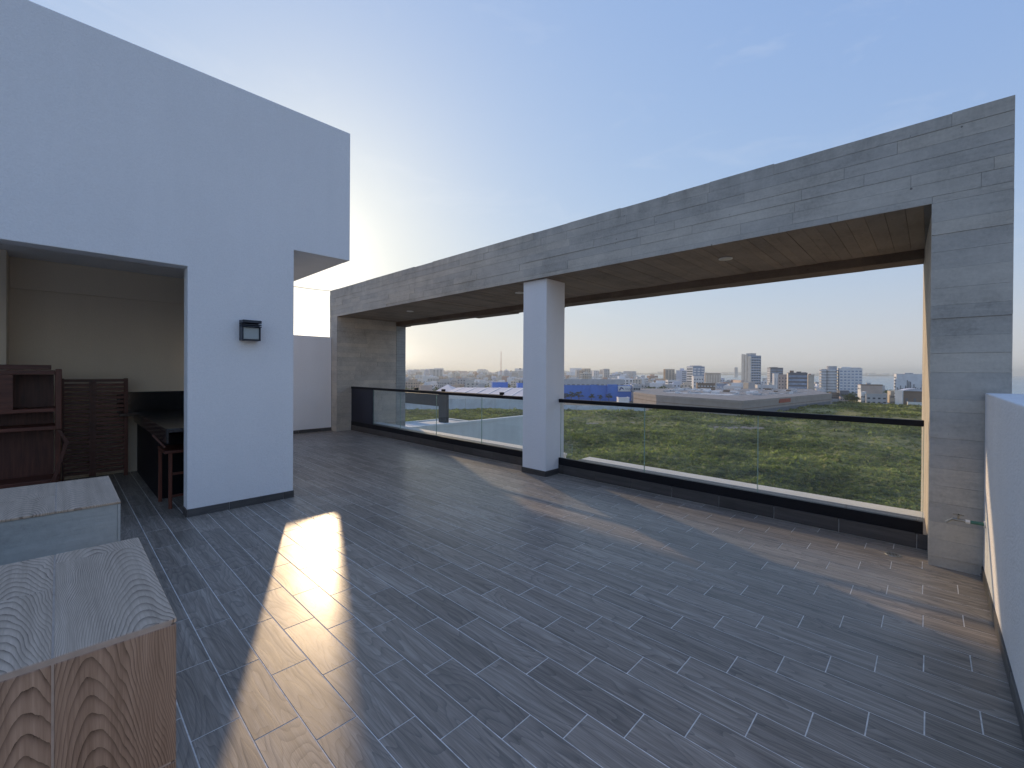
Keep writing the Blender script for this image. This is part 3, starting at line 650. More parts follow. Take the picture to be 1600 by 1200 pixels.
def leaf_cloud(name, mtl, centres, radii, per, flat=.6, size=.42, lift=.1):
    """many leaf-sized quads in loose mounds"""
    n = len(centres); c = np.repeat(np.asarray(centres, float), per, 0); r = np.repeat(np.asarray(radii, float), per)
    d = rng.normal(size=(n * per, 3)); d /= np.linalg.norm(d, axis=1)[:, None]; d[:, 2] = np.abs(d[:, 2])
    o = c + d * (r * rng.uniform(.45, 1.0, n * per))[:, None] * np.array([1, 1, flat]); o[:, 2] += lift
    nrm = d + rng.normal(size=d.shape) * .55; nrm /= np.linalg.norm(nrm, axis=1)[:, None]
    a = np.cross(nrm, rng.normal(size=d.shape)); a /= np.linalg.norm(a, axis=1)[:, None]; b_ = np.cross(nrm, a)
    sz = (r * size * rng.uniform(.6, 1.3, n * per))[:, None]; bz = sz * .55
    q = np.stack([o - a * sz, o - b_ * bz, o + a * sz, o + b_ * bz], 1).reshape(-1, 3)
    me = bpy.data.meshes.new(name); me.vertices.add(len(q)); me.vertices.foreach_set('co', q.ravel())
    me.loops.add(len(q)); me.loops.foreach_set('vertex_index', np.arange(len(q))); me.polygons.add(n * per)
    me.polygons.foreach_set('loop_start', np.arange(n * per) * 4); me.polygons.foreach_set('loop_total', np.full(n * per, 4)); me.materials.append(mtl); me.update()
    o = bpy.data.objects.new(name, me); C.objects.link(o); return o
cs, rs = [], []
while len(cs) < 30000:
    px = random.uniform(575, 1590); u = random.random(); fm = field_far(px); D = 45 * ((fm - 4) / 45) ** (u ** .8)
    if px < 860 and D < 120: continue
    p = gp(px, D); dens = mn.noise(Vector((p.x * .02, p.y * .02, 5.5))) + .5 * mn.noise(Vector((p.x * .07, p.y * .07, 2.5)))
    if dens < random.uniform(-.7, .45): continue
    h = GZ + .9 + hummock(p.x, p.y); cs.append((p.x, p.y, h - .12)); rs.append(random.uniform(.28, .75) * (2.2 if random.random() < .06 else 1) * (.8 + D / 240))
kind(leaf_cloud('field_scrub', M_leaf, cs, rs, 14, .55, .34), 'stuff')

# ================================================================== THE TOWN
def facade(name, col, var=.10, rough=.8): return simple(name, col, rough, sc=.25, var=var)
P_white = facade('pale_facade', (.78, .77, .75)); P_cream = facade('cream_facade', (.74, .68, .58)); P_grey = facade('grey_facade', (.50, .50, .50))
P_dark = facade('charcoal_facade', (.15, .16, .18)); P_pink = facade('pinkish_facade', (.55, .44, .38)); P_brown = facade('brown_facade', (.23, .17, .13))
P_blue = facade('blue_cladding', (.05, .20, .62), .08, .6); P_glass = simple('tinted_windows', (.05, .07, .10), .15, spec=.7, sc=.5, var=.4)
P_bluegl = simple('blue_glass_facade', (.26, .34, .46), .2, spec=.7, sc=.3, var=.25); P_mall = facade('taupe_warehouse_cladding', (.36, .31, .275)); P_roof = facade('grey_metal_roof', (.23, .22, .21), .3, .8)
P_lilac = facade('pale_lilac_roof', (.52, .53, .58), .12, .7); P_lamp = facade('weathered_white_roof', (.60, .60, .60)); P_tan = facade('tan_facade', (.58, .50, .40))
P_red = facade('red_paint', (.35, .08, .05))
def prect(pl, pm, pr, D, r):
    """local frame of a block whose nearest corner stands at column pm, D metres ahead; returns location, rotation, lengths"""
    c = gp(pm, D); dist = Vector((c.x, c.y)).length; los = math.atan2(c.y, c.x)
    ang = lambda q: math.atan((q - CX) / FP)
    L1 = dist * (ang(pr) - ang(pm)) / math.cos(r); L2 = dist * (ang(pm) - ang(pl)) / max(math.sin(r), .05)
    return c, los - math.pi / 2 + r, max(L1, .5), max(L2, .5)
placed = []
def block(name, label, cat, pl, pm, pr, ytop, D, r=.4, wall=P_white, side=None, right=None, left=None, roof=None, group=None, base=GZ):
    """right / left = (storeys, columns, height share, width share, material, style) for the two faces in view"""
    c, rz, L1, L2 = prect(pl, pm, pr, D, R(r)); top = at(pm, ytop, D).z; H = top - GZ
    o = thing(name, label, cat, (c.x, c.y, GZ), rz, group)
    for u_ in (.15, .5, .85): q_ = Vector((math.cos(rz), math.sin(rz))) * L1 * u_; placed.append(Vector((c.x + q_.x - math.sin(rz) * 6, c.y + q_.y + math.cos(rz) * 6, 0)))
    L2 = max(L2, 4)
    MB().box((0, 0, 0), (L1, L2, H)).build('wall', wall, o, local=True)
    if side:
        MB().box((-.25, -.001 + .02, 0), (-.01, L2 - .02, H - .02)).build('side_wall', side, o, local=True)
    mbw = {}; ew = -.25 if side else 0
    for face, sp_ in (('r', right), ('l', left)):
        if not sp_: continue
        nf, nc, hs_, ws, m_, style = sp_; L = L1 if face == 'r' else L2; fh = H / (nf + .35); cw = L / nc
        s = MB()
        for i in range(nf):
            z = (i + .25) * fh
            if style == 'balcony':
                a, b_ = (z + fh * hs_, z + fh * hs_ + fh * .16)
                if face == 'r': s.box((.02 * L, -1.1, z - .15), (.98 * L, -.02, z + .12 + fh * (1 - hs_) * .55), m=0)
                else: s.box((ew - 1.1, .02 * L, z - .15), (ew - .02, .98 * L, z + .12 + fh * (1 - hs_) * .55), m=0)
                continue
            for j in range(nc):
                x0 = (j + .5 - ws / 2) * cw; x1 = x0 + ws * cw
                if face == 'r': s.box((x0, -.10, z), (x1, -.01, z + fh * hs_))
                else: s.box((ew - .10, x0, z), (ew - .01, x1, z + fh * hs_))
        w = s.build('balcony_row' if style == 'balcony' else 'window_row', m_, o, local=True); kind(w, 'stuff')
    if roof:
        for (a, b_, c_, d_, h_, m_) in roof: MB().box((a * L1, c_ * L2, H + .01), (b_ * L1, d_ * L2, H + h_)).build('roof_plant', m_, o, local=True)
    par = MB(); e = .35
    par.box((-.12, -.12, H + .005), (L1 + .12, e, H + .5)).box((-.12, e + .002, H + .005), (e, L2, H + .5)).box((L1 - e, e + .002, H + .005), (L1 + .12, L2, H + .5)).build('roof_parapet', wall, o, local=True)
    return o, L1, L2, H
W = P_glass
# -- right of the column: the towers by the sea
o, L1, L2, H = block('tall_tower', 'tallest tower, cream fins on its left and blue glass on its right', 'tower', 1160, 1174, 1189.5, 556, 490, 48, P_bluegl, P_cream, (14, 4, .55, .7, W, 'w'), None)
for a, b_, h in ((.0, .30, -.3), (.36, .64, 1.6), (.70, 1.0, 2.2)): MB().box((-1.6, a * L2, 0), (-.27, b_ * L2, H + h)).build('fin', P_cream, o, local=True)
MB().box((.15, 1.0, H + .6), (L1 * .55, L2 * .6, H + 3.0)).build('lift_room', P_grey, o, local=True)
s = MB(); [s.box((.1, -.45, H * (i + .18) / 14.35), (L1 * .9, -.11, H * (i + .18) / 14.35 + .5)) for i in range(14)]; kind(s.build('balcony_row', P_white, o, local=True), 'stuff')
block('podium_block', 'plain grey block at the foot of the tallest tower', 'building', 1156, 1170, 1180, 598, 455, 40, P_grey, P_tan, None, None)
block('dark_tower', 'charcoal tower with white balcony ticks right of the tallest tower', 'tower', 1199, 1204, 1224, 575, 580, 30, P_dark, P_grey, (9, 2, .4, .8, P_bluegl, 'w'), (9, 1, .35, .8, P_white, 'w'), [(.1, .6, .1, .8, 1.2, P_dark)])
block('slim_pale_tower', 'slim pale grey slab in front of the charcoal tower', 'building', 1207, 1210, 1217, 584, 520, 30, P_white, None, (1, 2, .8, .3, P_grey, 'w'), None)
block('pink_house', 'narrow pinkish building left of the dark glass office', 'building', 1216, 1226, 1231, 586, 420, 55, P_pink, None, (6, 1, .3, .4, W, 'w'), (6, 2, .35, .35, W, 'w'))
o, L1, L2, H = block('glass_office', 'dark glazed office block with five window bands and rooftop tanks', 'office', 1230, 1232, 1262, 583, 405, 12, P_dark, P_cream, (6, 1, .55, .97, P_bluegl, 'w'), None, [(.1, .3, .2, .5, 2.4, P_brown), (.45, .7, .2, .5, 1.5, P_dark), (.75, .95, .1, .4, 1.0, P_grey)])
block('tan_block', 'plain tan block right behind the glazed office', 'building', 1260, 1263, 1272.5, 586, 420, 20, P_tan, None, None, None, [(.2, .5, .1, .4, 1.2, P_red)])
o, L1, L2, H = block('seaside_hotel', 'white hotel with wide flat wing and stacked balconies by the sea', 'hotel', 1308, 1312, 1348, 576, 430, 12, P_white, None, (9, 6, .38, .62, P_bluegl, 'w'), None, [(.1, .5, .1, .6, 1.6, P_white), (.5, .95, .1, .5, 1.0, P_grey)])
s = MB(); q = L2
for i in range(9):
    z = H * (i + .5) / 9.3; s.cyl((-5.5, 5, z), (-5.5, 5, z + 1.15), 5.4, 20)
kind(s.build('balcony_ring', P_white, o, local=True), 'stuff')
MB().cyl((-5.5, 5, 0), (-5.5, 5, H + 2.5), 4.3, 20).build('round_stair_tower', P_grey, o, local=True)
MB().box((-14.5, 2, 0), (-10.2, 12, H - .5)).build('end_block', P_grey, o, local=True)
s = MB(); [s.box((-16.5, 1.4, H * (i + .5) / 9.3), (-10.5, 3.5, H * (i + .5) / 9.3 + .9)) for i in range(9)]; kind(s.build('balcony_row', P_white, o, local=True), 'stuff')
block('beige_box', 'beige box building with dark roof edge in front of the sea', 'building', 1341, 1346, 1379.5, 602, 345, 16, P_pink, P_white, (4, 1, .10, .96, P_tan, 'w'), (4, 2, .4, .4, W, 'w'), [(-.01, 1.01, -.04, .3, .8, P_brown), (.3, .5, .3, .5, 2, P_grey)])
o, L1, L2, H = block('finned_block', 'white apartment block with dark vertical fins near the right pier', 'building', 1397, 1401, 1446, 585, 400, 14, P_white, None, None, (7, 1, .35, .7, W, 'w'), [(.3, .6, .1, .5, 1.4, P_grey)])
random.seed(4)
for i in range(17):
    x = L1 * (i + .5) / 17; hh = H * random.uniform(.35, .8); MB().box((x - .22, -.5, 0), (x + .22, -.02, hh)).build('fin', P_dark, o, local=True)
block('white_depot', 'white depot with curved pale roof beside the finned block', 'building', 1399, 1410, 1412, 611, 300, 60, P_white, None, None, None)
o, L1, L2, H = block('brown_hall', 'brown sided hall with shallow arched roof at the field edge', 'hall', 1410, 1411, 1450, 612, 302, 8, P_brown, None, (1, 3, .5, .28, P_dark, 'w'), None)
s = MB(); n = 10; pr = [(-1 + (L1 + 2) * k / n, H + .52 + 1.7 * math.sin(math.pi * k / n)) for k in range(n + 1)]
s.extr_y([(pr[0][0], H + .51)] + pr[1:-1] + [(pr[-1][0], H + .51)], -1, 14).build('arched_roof', P_lilac, o, local=True)
o, L1, L2, H = block('white_boundary_wall', 'bright white low wall running along the field by the brown hall', 'wall', 1418, 1419, 1470, 629, 292, 5, P_coping if False else M_coping, None, None, None)
for i, (pl, pm, pr_, yt, D, mtl, lab) in enumerate((
    (1352, 1354, 1387, 616, 318, P_grey, 'low grey shed with dark doorways below the beige box'),
    (1387, 1392, 1398, 612, 312, P_tan, 'small tan house left of the white depot'),
    (1341, 1346, 1354, 613, 322, P_white, 'small white house with one dark window below the beige box'),
    (1310, 1313, 1327, 611, 380, P_dark, 'low dark roofed building under the round balconies'),
    (1296, 1299, 1312, 614, 385, P_brown, 'low brown building at the foot of the hotel'),
    (1272, 1276, 1290, 608, 410, P_white, 'small white house between the tan block and the hotel'),
    (1312, 1314, 1326, 621, 330, P_pink, 'small pinkish house behind the right end of the warehouse'),
    (1145, 1158, 1162, 595, 470, P_pink, 'pinkish house left of the tallest tower'),
    (1180, 1184, 1212, 602, 470, P_white, 'long low white building right of the tallest tower'),
    (1181, 1184, 1212, 609, 420, P_brown, 'low reddish building between the tallest tower and the office'))):
    block('low_building', lab, 'building', pl, pm, pr_, yt, D, 14, mtl, None, (2, 4, .35, .5, W, 'w'), None)
# -- middle distance
o, L1, L2, H = block('stepped_tower', 'white and blue tower with stacked balconies on its left side', 'tower', 1073, 1083, 1101.5, 573, 640, 35, P_bluegl, P_white, (8, 3, .5, .7, P_white, 'w'), (8, 1, .4, .9, W, 'w'), [(.1, .8, .1, .7, 1.8, P_grey)])
block('striped_beige_block', 'broad beige block with vertical stripes right of the stepped tower', 'building', 1101, 1102, 1126.5, 583, 610, 8, P_tan, None, (1, 6, .95, .35, P_cream, 'w'), None)
block('brown_tower', 'brown and cream tower standing alone left of the stepped tower', 'tower', 1037, 1040, 1054.5, 577, 720, 18, P_tan, P_brown, (8, 3, .45, .45, W, 'w'), None)
block('white_offices', 'white terraced offices with window bands below the brown tower', 'building', 1040, 1044, 1062, 594, 520, 16, P_white, None, (4, 1, .4, .92, W, 'w'), (4, 1, .4, .8, W, 'w'))
block('white_slab', 'white block below the stepped tower', 'building', 1081, 1084, 1100, 588, 540, 14, P_white, None, (4, 4, .35, .4, W, 'w'), None)
block('dark_low_block', 'low dark brown block in front of the striped beige block', 'building', 1088, 1090, 1119, 599, 480, 8, P_brown, None, (3, 6, .3, .6, P_white, 'w'), None)
block('blue_white_offices', 'low blue and white offices right of the dark brown block', 'building', 1118, 1120, 1138, 600, 440, 12, P_bluegl, None, (3, 4, .3, .7, P_white, 'w'), None)
for pl, pm, pr_, yt, D, mtl, lab in ((899, 901, 909, 578, 1250, P_grey, 'grey tower leftmost of the hazy cluster behind the blue store'), (910, 913, 923, 576, 1200, P_tan, 'brown topped tower in the hazy cluster behind the blue store'),
    (925, 928, 936, 579, 1150, P_white, 'pale tower in the hazy cluster behind the blue store'), (942, 944, 952.5, 576.5, 1180, P_grey, 'rightmost tower of the hazy cluster behind the blue store'),
    (1147, 1148, 1153, 574, 2600, P_grey, 'faint slim tower far across the bay left of the tallest tower'), (671, 676, 692, 577, 1300, P_grey, 'broad hazy block on the skyline through the left opening'),
    (994, 996, 1003, 589, 900, P_white, 'small white block above the warehouse roof, left'), (958, 961, 975, 582, 1250, P_white, 'pale broad block right of the hazy cluster')):
    block('distant_tower', lab, 'tower', pl, pm, pr_, yt, D, 20, mtl, None, (7, 3, .4, .5, W, 'w'), None)
# blue store
o, L1, L2, H = block('blue_store', 'large bright blue store with white sign panel', 'store', 870, 872, 990, 602.5, 335, 5, P_blue, None, None, None)
MB().box((L1 * .33, -.8, 0), (L1 * .37, -.01, H - .3)).build('pilaster', P_blue, o, local=True)
MB().box((L1 * .44, -.6, 0), (L1 * .53, -.01, H + .9)).build('stair_box', P_blue, o, local=True)
MB().box((L1 * .665, -2.2, 0), (L1 * .80, -.01, H + 1.2)).build('entrance_block', P_blue, o, local=True)
MB().box((L1 * .815, -.7, H - 4.1), (L1 * .985, -.01, H + .15)).build('sign_panel', M_coping, o, local=True)
P_sign = simple('sign_navy', (.05, .08, .20), .6)
s = MB(); x = L1 * .825; z = H - 3.3
def tri(s, pts, y0, y1): s.extr_y(pts, y0, y1)
tri(s, [(x, z), (x + 1.1, z), (x + 1.9, z + 1.9), (x + 1.5, z + 2.7)], -.78, -.71); tri(s, [(x + 1.9, z + 1.9), (x + 2.1, z + 1.0), (x + 3.3, z + .9), (x + 4.3, z), (x + 3.4, z + 1.7), (x + 1.6, z + 2.7)], -.775, -.712)
s.build('sign_emblem', P_sign, o, local=True)
s = MB()
for k in range(9):
    xx = x + 4.8 + k * .78; s.box((xx, -.77, z + .35), (xx + .16, -.71, z + 1.7)); s.box((xx + .19, -.77, z + (.35 if k % 2 else 1.45)), (xx + .52, -.71, z + (.6 if k % 2 else 1.7)))
s.build('sign_letters', P_sign, o, local=True)
block('grey_stadium_roof', 'long grey roof of a hall rising behind the blue store', 'hall', 868, 870, 978, 593, 420, 6, P_grey, None, (2, 14, .4, .6, P_roof, 'w'), None)
block('green_glass_block', 'small greenish glass block beside the blue store', 'building', 988, 990, 1001, 603, 330, 12, P_grey, None, (4, 3, .5, .8, W, 'w'), None)
block('white_kiosk', 'small white flat roofed kiosk in front of the blue store', 'kiosk', 964, 967, 984, 622, 262, 12, P_white, None, (1, 2, .45, .7, P_tan, 'w'), None)
for pl, pm, pr_, yt, D, lab in ((768, 770, 794, 598, 420, 'small bright blue store seen through the left opening'), (807, 809, 850, 599, 400, 'bright blue store partly hidden by the white column')):
    block('blue_shed', lab, 'store', pl, pm, pr_, yt, D, 6, P_blue, None, None, None)
# mall
mt_ = thing('taupe_warehouse', 'large low taupe warehouse with pale grey roof beyond the field', 'warehouse', tuple(gp(1160, 212)), 0)
mc = [gp(990, 300), gp(1026, 262), gp(1160, 212), gp(1300, 300), gp(1268, 385), gp(1000, 372)]
pp = [(p.x, p.y) for p in mc][::-1] if False else [(p.x, p.y) for p in mc]
def cc(pts):
    A = sum(pts[i][0] * pts[(i + 1) % len(pts)][1] - pts[(i + 1) % len(pts)][0] * pts[i][1] for i in range(len(pts))); return pts if A > 0 else pts[::-1]
MZ = -12.3
MB().prism(cc(pp), GZ, MZ).build('wall', P_mall, mt_)
cen = Vector((sum(p[0] for p in pp) / 6, sum(p[1] for p in pp) / 6))
ins = [(cen.x + (x - cen.x) * .985, cen.y + (y - cen.y) * .985) for x, y in pp]
MB().prism(cc(ins), MZ + .004, MZ + .25).build('roof', P_roof, mt_)
def wallstrip(a, b_, z0, z1, out, name, mtl):
    d = (b_ - a).normalized(); n_ = Vector((d.y, -d.x, 0)); n_ = n_ if n_.dot(Vector((cen.x, cen.y, 0)) - a) < 0 else -n_
    q = [a + n_ * .02, b_ + n_ * .02, b_ + n_ * out, a + n_ * out]; return MB().prism(cc([(p.x, p.y) for p in q]), z0, z1).build(name, mtl, mt_)
for i in range(3):
    a, b_ = mc[i], mc[i + 1]
    wallstrip(a, b_, MZ - 3.9, MZ - 3.6, .12, 'dark_band', P_brown); wallstrip(a, b_, MZ - 1.2, MZ + .35, .25, 'fascia', P_mall)
a, b_ = mc[2], mc[3]
wallstrip(a.lerp(b_, .33), a.lerp(b_, .45), MZ - 2.6, MZ - .4, .32, 'red_sign', P_red)
wallstrip(a.lerp(b_, .05), a.lerp(b_, .98), GZ, MZ - 5.0, .16, 'shade_strip', P_dark)  # dark strip that paints in shadow and parked cars along the wall foot
random.seed(31)
e1 = (mc[3] - mc[2]).normalized(); e2 = Vector((-e1.y, e1.x, 0))
for i in range(16):
    for j in range(2):
        o_ = gp(1045 + i * 13 + j * 6, 262 + j * 52 + abs(i - 7) * 4); ln = random.uniform(12, 24)
        u_ = (mc[1] - mc[2]).normalized(); v_ = Vector((-u_.y, u_.x, 0)); v_ = v_ if v_.dot(FH) > 0 else -v_
        q = [o_, o_ + u_ * 2.2, o_ + u_ * 2.2 + v_ * ln, o_ + v_ * ln]; MB().prism(cc([(p.x, p.y) for p in q]), MZ + .254, MZ + .45).build('skylight', M_coping, mt_)
for i in range(46):
    o_ = gp(random.uniform(1035, 1245), random.uniform(268, 360)); w_ = random.uniform(.7, 2.2)
    MB().box((o_.x - w_, o_.y - w_, MZ + .26), (o_.x + w_, o_.y + w_, MZ + random.uniform(1.0, 1.9))).build('roof_unit', random.choice([P_white, P_grey, P_brown]), mt_)
# long lilac warehouse and tent seen through the left opening
lw = thing('lilac_roof_warehouse', 'long low warehouse with pale lilac roof through the left opening', 'warehouse', tuple(gp(760, 300)), 0)
q = [gp(688, 300), gp(830, 285), gp(860, 430), gp(735, 410)]; MB().prism(cc([(p.x, p.y) for p in q]), GZ, -14.6).build('wall', P_white, lw)
a_, b__, c__, d__ = q; r1 = a_.lerp(d__, .5); r2 = b__.lerp(c__, .5); s = MB(); s.v = [(p.x, p.y, -14.58) for p in (a_, b__, c__, d__)] + [(r1.x, r1.y, -11.6), (r2.x, r2.y, -11.6)]
s.f = [(0, 1, 5, 4), (2, 3, 4, 5), (3, 0, 4), (1, 2, 5), (0, 3, 2, 1)]; s.mi = [0] * 5; s.build('pitched_roof', P_lilac, lw)
for i in range(7):
    a0 = a_.lerp(b__, (i + .5) / 7); b0 = r1.lerp(r2, (i + .5) / 7); MB().bar(Vector((a0.x, a0.y, -14.4)), Vector((b0.x, b0.y, -11.45)), 1.1, .15).build('roof_seam', M_coping, lw)
te = thing('peaked_tent_hall', 'pale hall with a peaked pyramid roof through the left opening', 'hall', tuple(gp(698, 330)), 0)
q = [gp(676, 335), gp(712, 330), gp(722, 380), gp(688, 385)]; MB().prism(cc([(p.x, p.y) for p in q]), GZ, -15).build('wall', P_pink, te)
cx_ = sum((p for p in q), Vector()) / 4; s = MB(); s.v = [(p.x, p.y, -14.98) for p in q] + [(cx_.x, cx_.y, -9.2)]; s.f = [(0, 1, 4), (1, 2, 4), (2, 3, 4), (3, 0, 4), (3, 2, 1, 0)]; s.mi = [0] * 5; s.build('peaked_roof', P_lilac, te)
block('pink_shed', 'pinkish flat shed left of the peaked tent hall', 'shed', 655, 658, 676, 603, 335, 10, P_pink, None, (1, 5, .4, .6, W, 'w'), None)
# precast fence along the far side of the field
fe = thing('precast_fence', 'long pale precast panel wall along the far edge of the field', 'wall', tuple(gp(700, 236)), 0)
fpts = [gp(560, 262, GZ), gp(636, 246, GZ), gp(820, 246, GZ), gp(880, 250, GZ), gp(1010, 238, GZ)]
P_fence = facade('precast_panels', (.62, .66, .70), .14); seg = []
for a, b_ in zip(fpts, fpts[1:]):
    L = (b_ - a).length; n_ = max(1, round(L / 8)); d = (b_ - a).normalized()
    for k in range(n_):
        p0 = a.lerp(b_, k / n_) + d * .12; p1 = a.lerp(b_, (k + 1) / n_) - d * .12; hh = 6.4 if p0.dot(RH) < 22 else 3.2
        MB().bar(p0 + Vector((0, 0, hh / 2)), p1 + Vector((0, 0, hh / 2)), .2, hh).build('panel', P_fence, fe); p2 = a.lerp(b_, k / n_)
        MB().box((p2.x - .14, p2.y - .14, GZ), (p2.x + .14, p2.y + .14, GZ + hh + .2)).build('post', P_grey, fe)
# mast
ms = thing('radio_mast', 'tall thin lattice radio mast on the skyline through the left opening', 'mast', tuple(gp(783, 1400)))
b0 = gp(783, 1400); topz = at(783, 549, 1400).z; s = MB()
for k in range(3):
    a = k * 2.094; s.bar(b0 + Vector((2.2 * math.cos(a), 2.2 * math.sin(a), 0)), Vector((b0.x + .25 * math.cos(a), b0.y + .25 * math.sin(a), topz)), .35)
for k in range(40):
    u = k / 40; rr = 2.2 * (1 - u) + .25 * u; z = GZ + (topz - GZ) * u; z2 = GZ + (topz - GZ) * (u + .025)
    for q_ in range(3): a = q_ * 2.094; a2 = a + 2.094; s.bar((b0.x + rr * math.cos(a), b0.y + rr * math.sin(a), z), (b0.x + rr * math.cos(a2), b0.y + rr * math.sin(a2), z2), .16)
s.build('lattice', P_red, ms); MB().cyl((b0.x, b0.y, topz), (b0.x, b0.y, topz + 6), .15, 6).build('antenna', P_grey, ms)
ms2 = thing('lamp_mast', 'short thin light mast just left of the white column', 'mast', tuple(gp(813, 520))); b0 = gp(813, 520); tz = at(813, 577, 520).z
MB().cyl(b0, (b0.x, b0.y, tz), .3, 8, .15).build('pole', P_grey, ms2); MB().cyl((b0.x, b0.y, tz), (b0.x, b0.y, tz + 1.2), 1.3, 10).build('lamp_ring', P_dark, ms2)
# port cranes and ship beyond the bay
cr = None
for i, px in enumerate((1352, 1364, 1367)):
    b0 = gp(px, 4300, GZ - 1); h = (24, 34, 40)[i]
    o = thing('port_crane', ('hazy harbour crane on the horizon, leftmost beside the hotel', 'hazy harbour crane on the horizon, middle one', 'tallest hazy harbour crane on the horizon')[i], 'crane', tuple(b0), 0)
    s = MB()
    for x in (-7, 7): s.bar(b0 + RH * x, b0 + RH * x * .5 + Vector((0, 0, h)), 2.2)
    s.build('tower_frame', P_grey, o); MB().bar(b0 + RH * -22 + Vector((0, 0, h)), b0 + RH * 20 + Vector((0, 0, h * 1.5)), 2.0).build('boom', P_grey, o)
b0 = gp(1372, 4200, GZ - 1); sh_ = thing('cargo_ship', 'long hazy cargo ship lying on the horizon right of the hotel', 'ship', tuple(b0))
hull = [b0 + RH * x + FH * y for x, y in ((-95, 0), (80, 0), (105, 9), (80, 18), (-95, 18))]; MB().prism(cc([(p.x, p.y) for p in hull]), GZ - .9, GZ + 9).build('hull', P_dark, sh_)
hb = [b0 + RH * x + FH * y for x, y in ((-88, 2), (-66, 2), (-66, 16), (-88, 16))]; MB().prism(cc([(p.x, p.y) for p in hb]), GZ + 9.01, GZ + 24).build('deckhouse', P_white, sh_)
# low houses of the town, one object each
protos = []
random.seed(17)
def hmat():
    mt, t, b = mat('town_house_walls', (.5, .5, .5), .85, spec=.2); oi = N(t, 'ObjectInfo')
    r_ = t.nodes.new('ShaderNodeValToRGB'); r_.color_ramp.interpolation = 'CONSTANT'; e = r_.color_ramp.elements
    cols = [(.74, .73, .70), (.62, .59, .53), (.80, .79, .78), (.50, .40, .32), (.66, .67, .72), (.50, .49, .48), (.70, .62, .52), (.55, .36, .28)]
    while len(e) < len(cols): e.new(.5)
    for i, c_ in enumerate(cols): e[i].position = i / len(cols); e[i].color = (*c_, 1)
    lk(t, oi.outputs['Random'], r_.inputs[0]); lk(t, r_.outputs[0], b.inputs['Base Color']); return mt
P_house = hmat()
for v in range(6):
    w, d, h = random.uniform(9, 16), random.uniform(8, 14), (4, 7, 7, 10, 4.5, 13)[v]; s = MB()
    s.box((-w / 2, -d / 2, 0), (w / 2, d / 2, h)); s.box((-w / 2, -d / 2, h + .005), (w * .1, d * .1, h + random.choice([.6, 2.8])))
    s.cyl((w * .3, d * .2, h + .01), (w * .3, d * .2, h + 1.7), .8, 8, m=0)
    for st in range(int(h // 3.2)):
        for k in range(3):
            x = -w / 2 + w * (k + .3) / 3; s.box((x, -d / 2 - .08, 1 + st * 3.1), (x + w * .14, -d / 2 - .005, 2.3 + st * 3.1), 1)
            y = -d / 2 + d * (k + .3) / 3; s.box((-w / 2 - .08, y, 1 + st * 3.1), (-w / 2 - .005, y + d * .14, 2.3 + st * 3.1), 1)
    o = s.build('town_house', [P_house, W]); protos.append(o.data); bpy.data.objects.remove(o)
def too_close(p, r=15):
    return any((p.x - q.x) ** 2 + (p.y - q.y) ** 2 < r * r for q in placed)
def coast_D(px):
    for (a, fa), (b_, fb) in zip(coast, coast[1:]):
        if b_ <= px <= a: return fa + (fb - fa) * (px - a) / (b_ - a)
    return 3000
cnt_h = 0; tries = 0
while cnt_h < 270 and tries < 9000:
    tries += 1; px = random.uniform(628, 1400); D = 360 * (1700 / 360) ** random.random()
    if D > coast_D(px) * .94: continue
    if px > 1300 and D < 430 or (860 < px < 990 and D < 440): continue
    if 985 < px < 1300 and D < 398: continue
    if px < 860 and D < 440: continue
    p = gp(px, D)
    if too_close(p, 17): continue
    placed.append(p); o = instance(random.choice(protos[:4] if px > 1060 else protos), 'town_house', tuple(p), None, random.uniform(0, 6.28) if random.random() < .3 else random.choice([.1, 1.67, .4]))
    tag(o, 'low flat roofed house in the hazy town beyond the field', 'house', 'low houses of the hazy town'); cnt_h += 1
mid = []
for v in range(4):
    w, d, h = (14, 20, 12, 24)[v], (12, 13, 12, 14)[v], (16, 20, 26, 14)[v]; s = MB(); s.box((-w / 2, -d / 2, 0), (w / 2, d / 2, h)); s.box((-w * .2, -d * .2, h + .01), (w * .15, d * .2, h + 3))
    for st in range(int(h // 3.1)):
        z = 1 + st * 3.1
        for k in range(5):
            x = -w / 2 + w * (k + .2) / 5
            s.box((x, -d / 2 - .1, z), (x + w * .12, -d / 2 - .005, z + 1.5), 1); y = -d / 2 + d * (k + .2) / 5; s.box((-w / 2 - .1, y, z), (-w / 2 - .005, y + d * .12, z + 1.5), 1)
        s.box((-w / 2 + .2, -d / 2 - 1.0, z - .5), (w * .1, -d / 2 - .12, z - .05), 0)
    o = s.build('apartment_block', [P_house, W]); mid.append(o.data); bpy.data.objects.remove(o)
k = 0; tries = 0
while k < 60 and tries < 3000:
    tries += 1; px = random.choice([random.uniform(890, 1150), random.uniform(1190, 1290), random.uniform(640, 810)]); D = random.uniform(560, 1300) if px > 860 else random.uniform(1300, 2000)
    if D > coast_D(px) * .93: continue
    p = gp(px, D)
    if too_close(p, 24): continue
    placed.append(p); tag(instance(random.choice(mid), 'apartment_block', tuple(p), None, random.choice([-.5, -.3, -.7, 1.2])), 'pale mid rise apartment block among the low houses of the hazy town', 'building', 'mid rise blocks of the hazy town'); k += 1
s = MB(); random.seed(5)
for i in range(2600):
    px = random.uniform(560, 1065); D = 1500 * (6000 / 1500) ** random.random()
    if D > coast_D(px) * .96: continue
    p = gp(px, D); w = random.uniform(7, 22); d = random.uniform(7, 18); h = random.choice([5, 6, 8, 8, 11, 14]) + (random.uniform(8, 24) if random.random() < .08 else 0)
    s.box((p.x - w, p.y - d, GZ), (p.x + w, p.y + d, GZ + h), random.choice([0, 0, 1, 2, 3]))
kind(s.build('distant_town', [P_white, P_cream, P_grey, P_pink]), 'stuff')
s = MB()
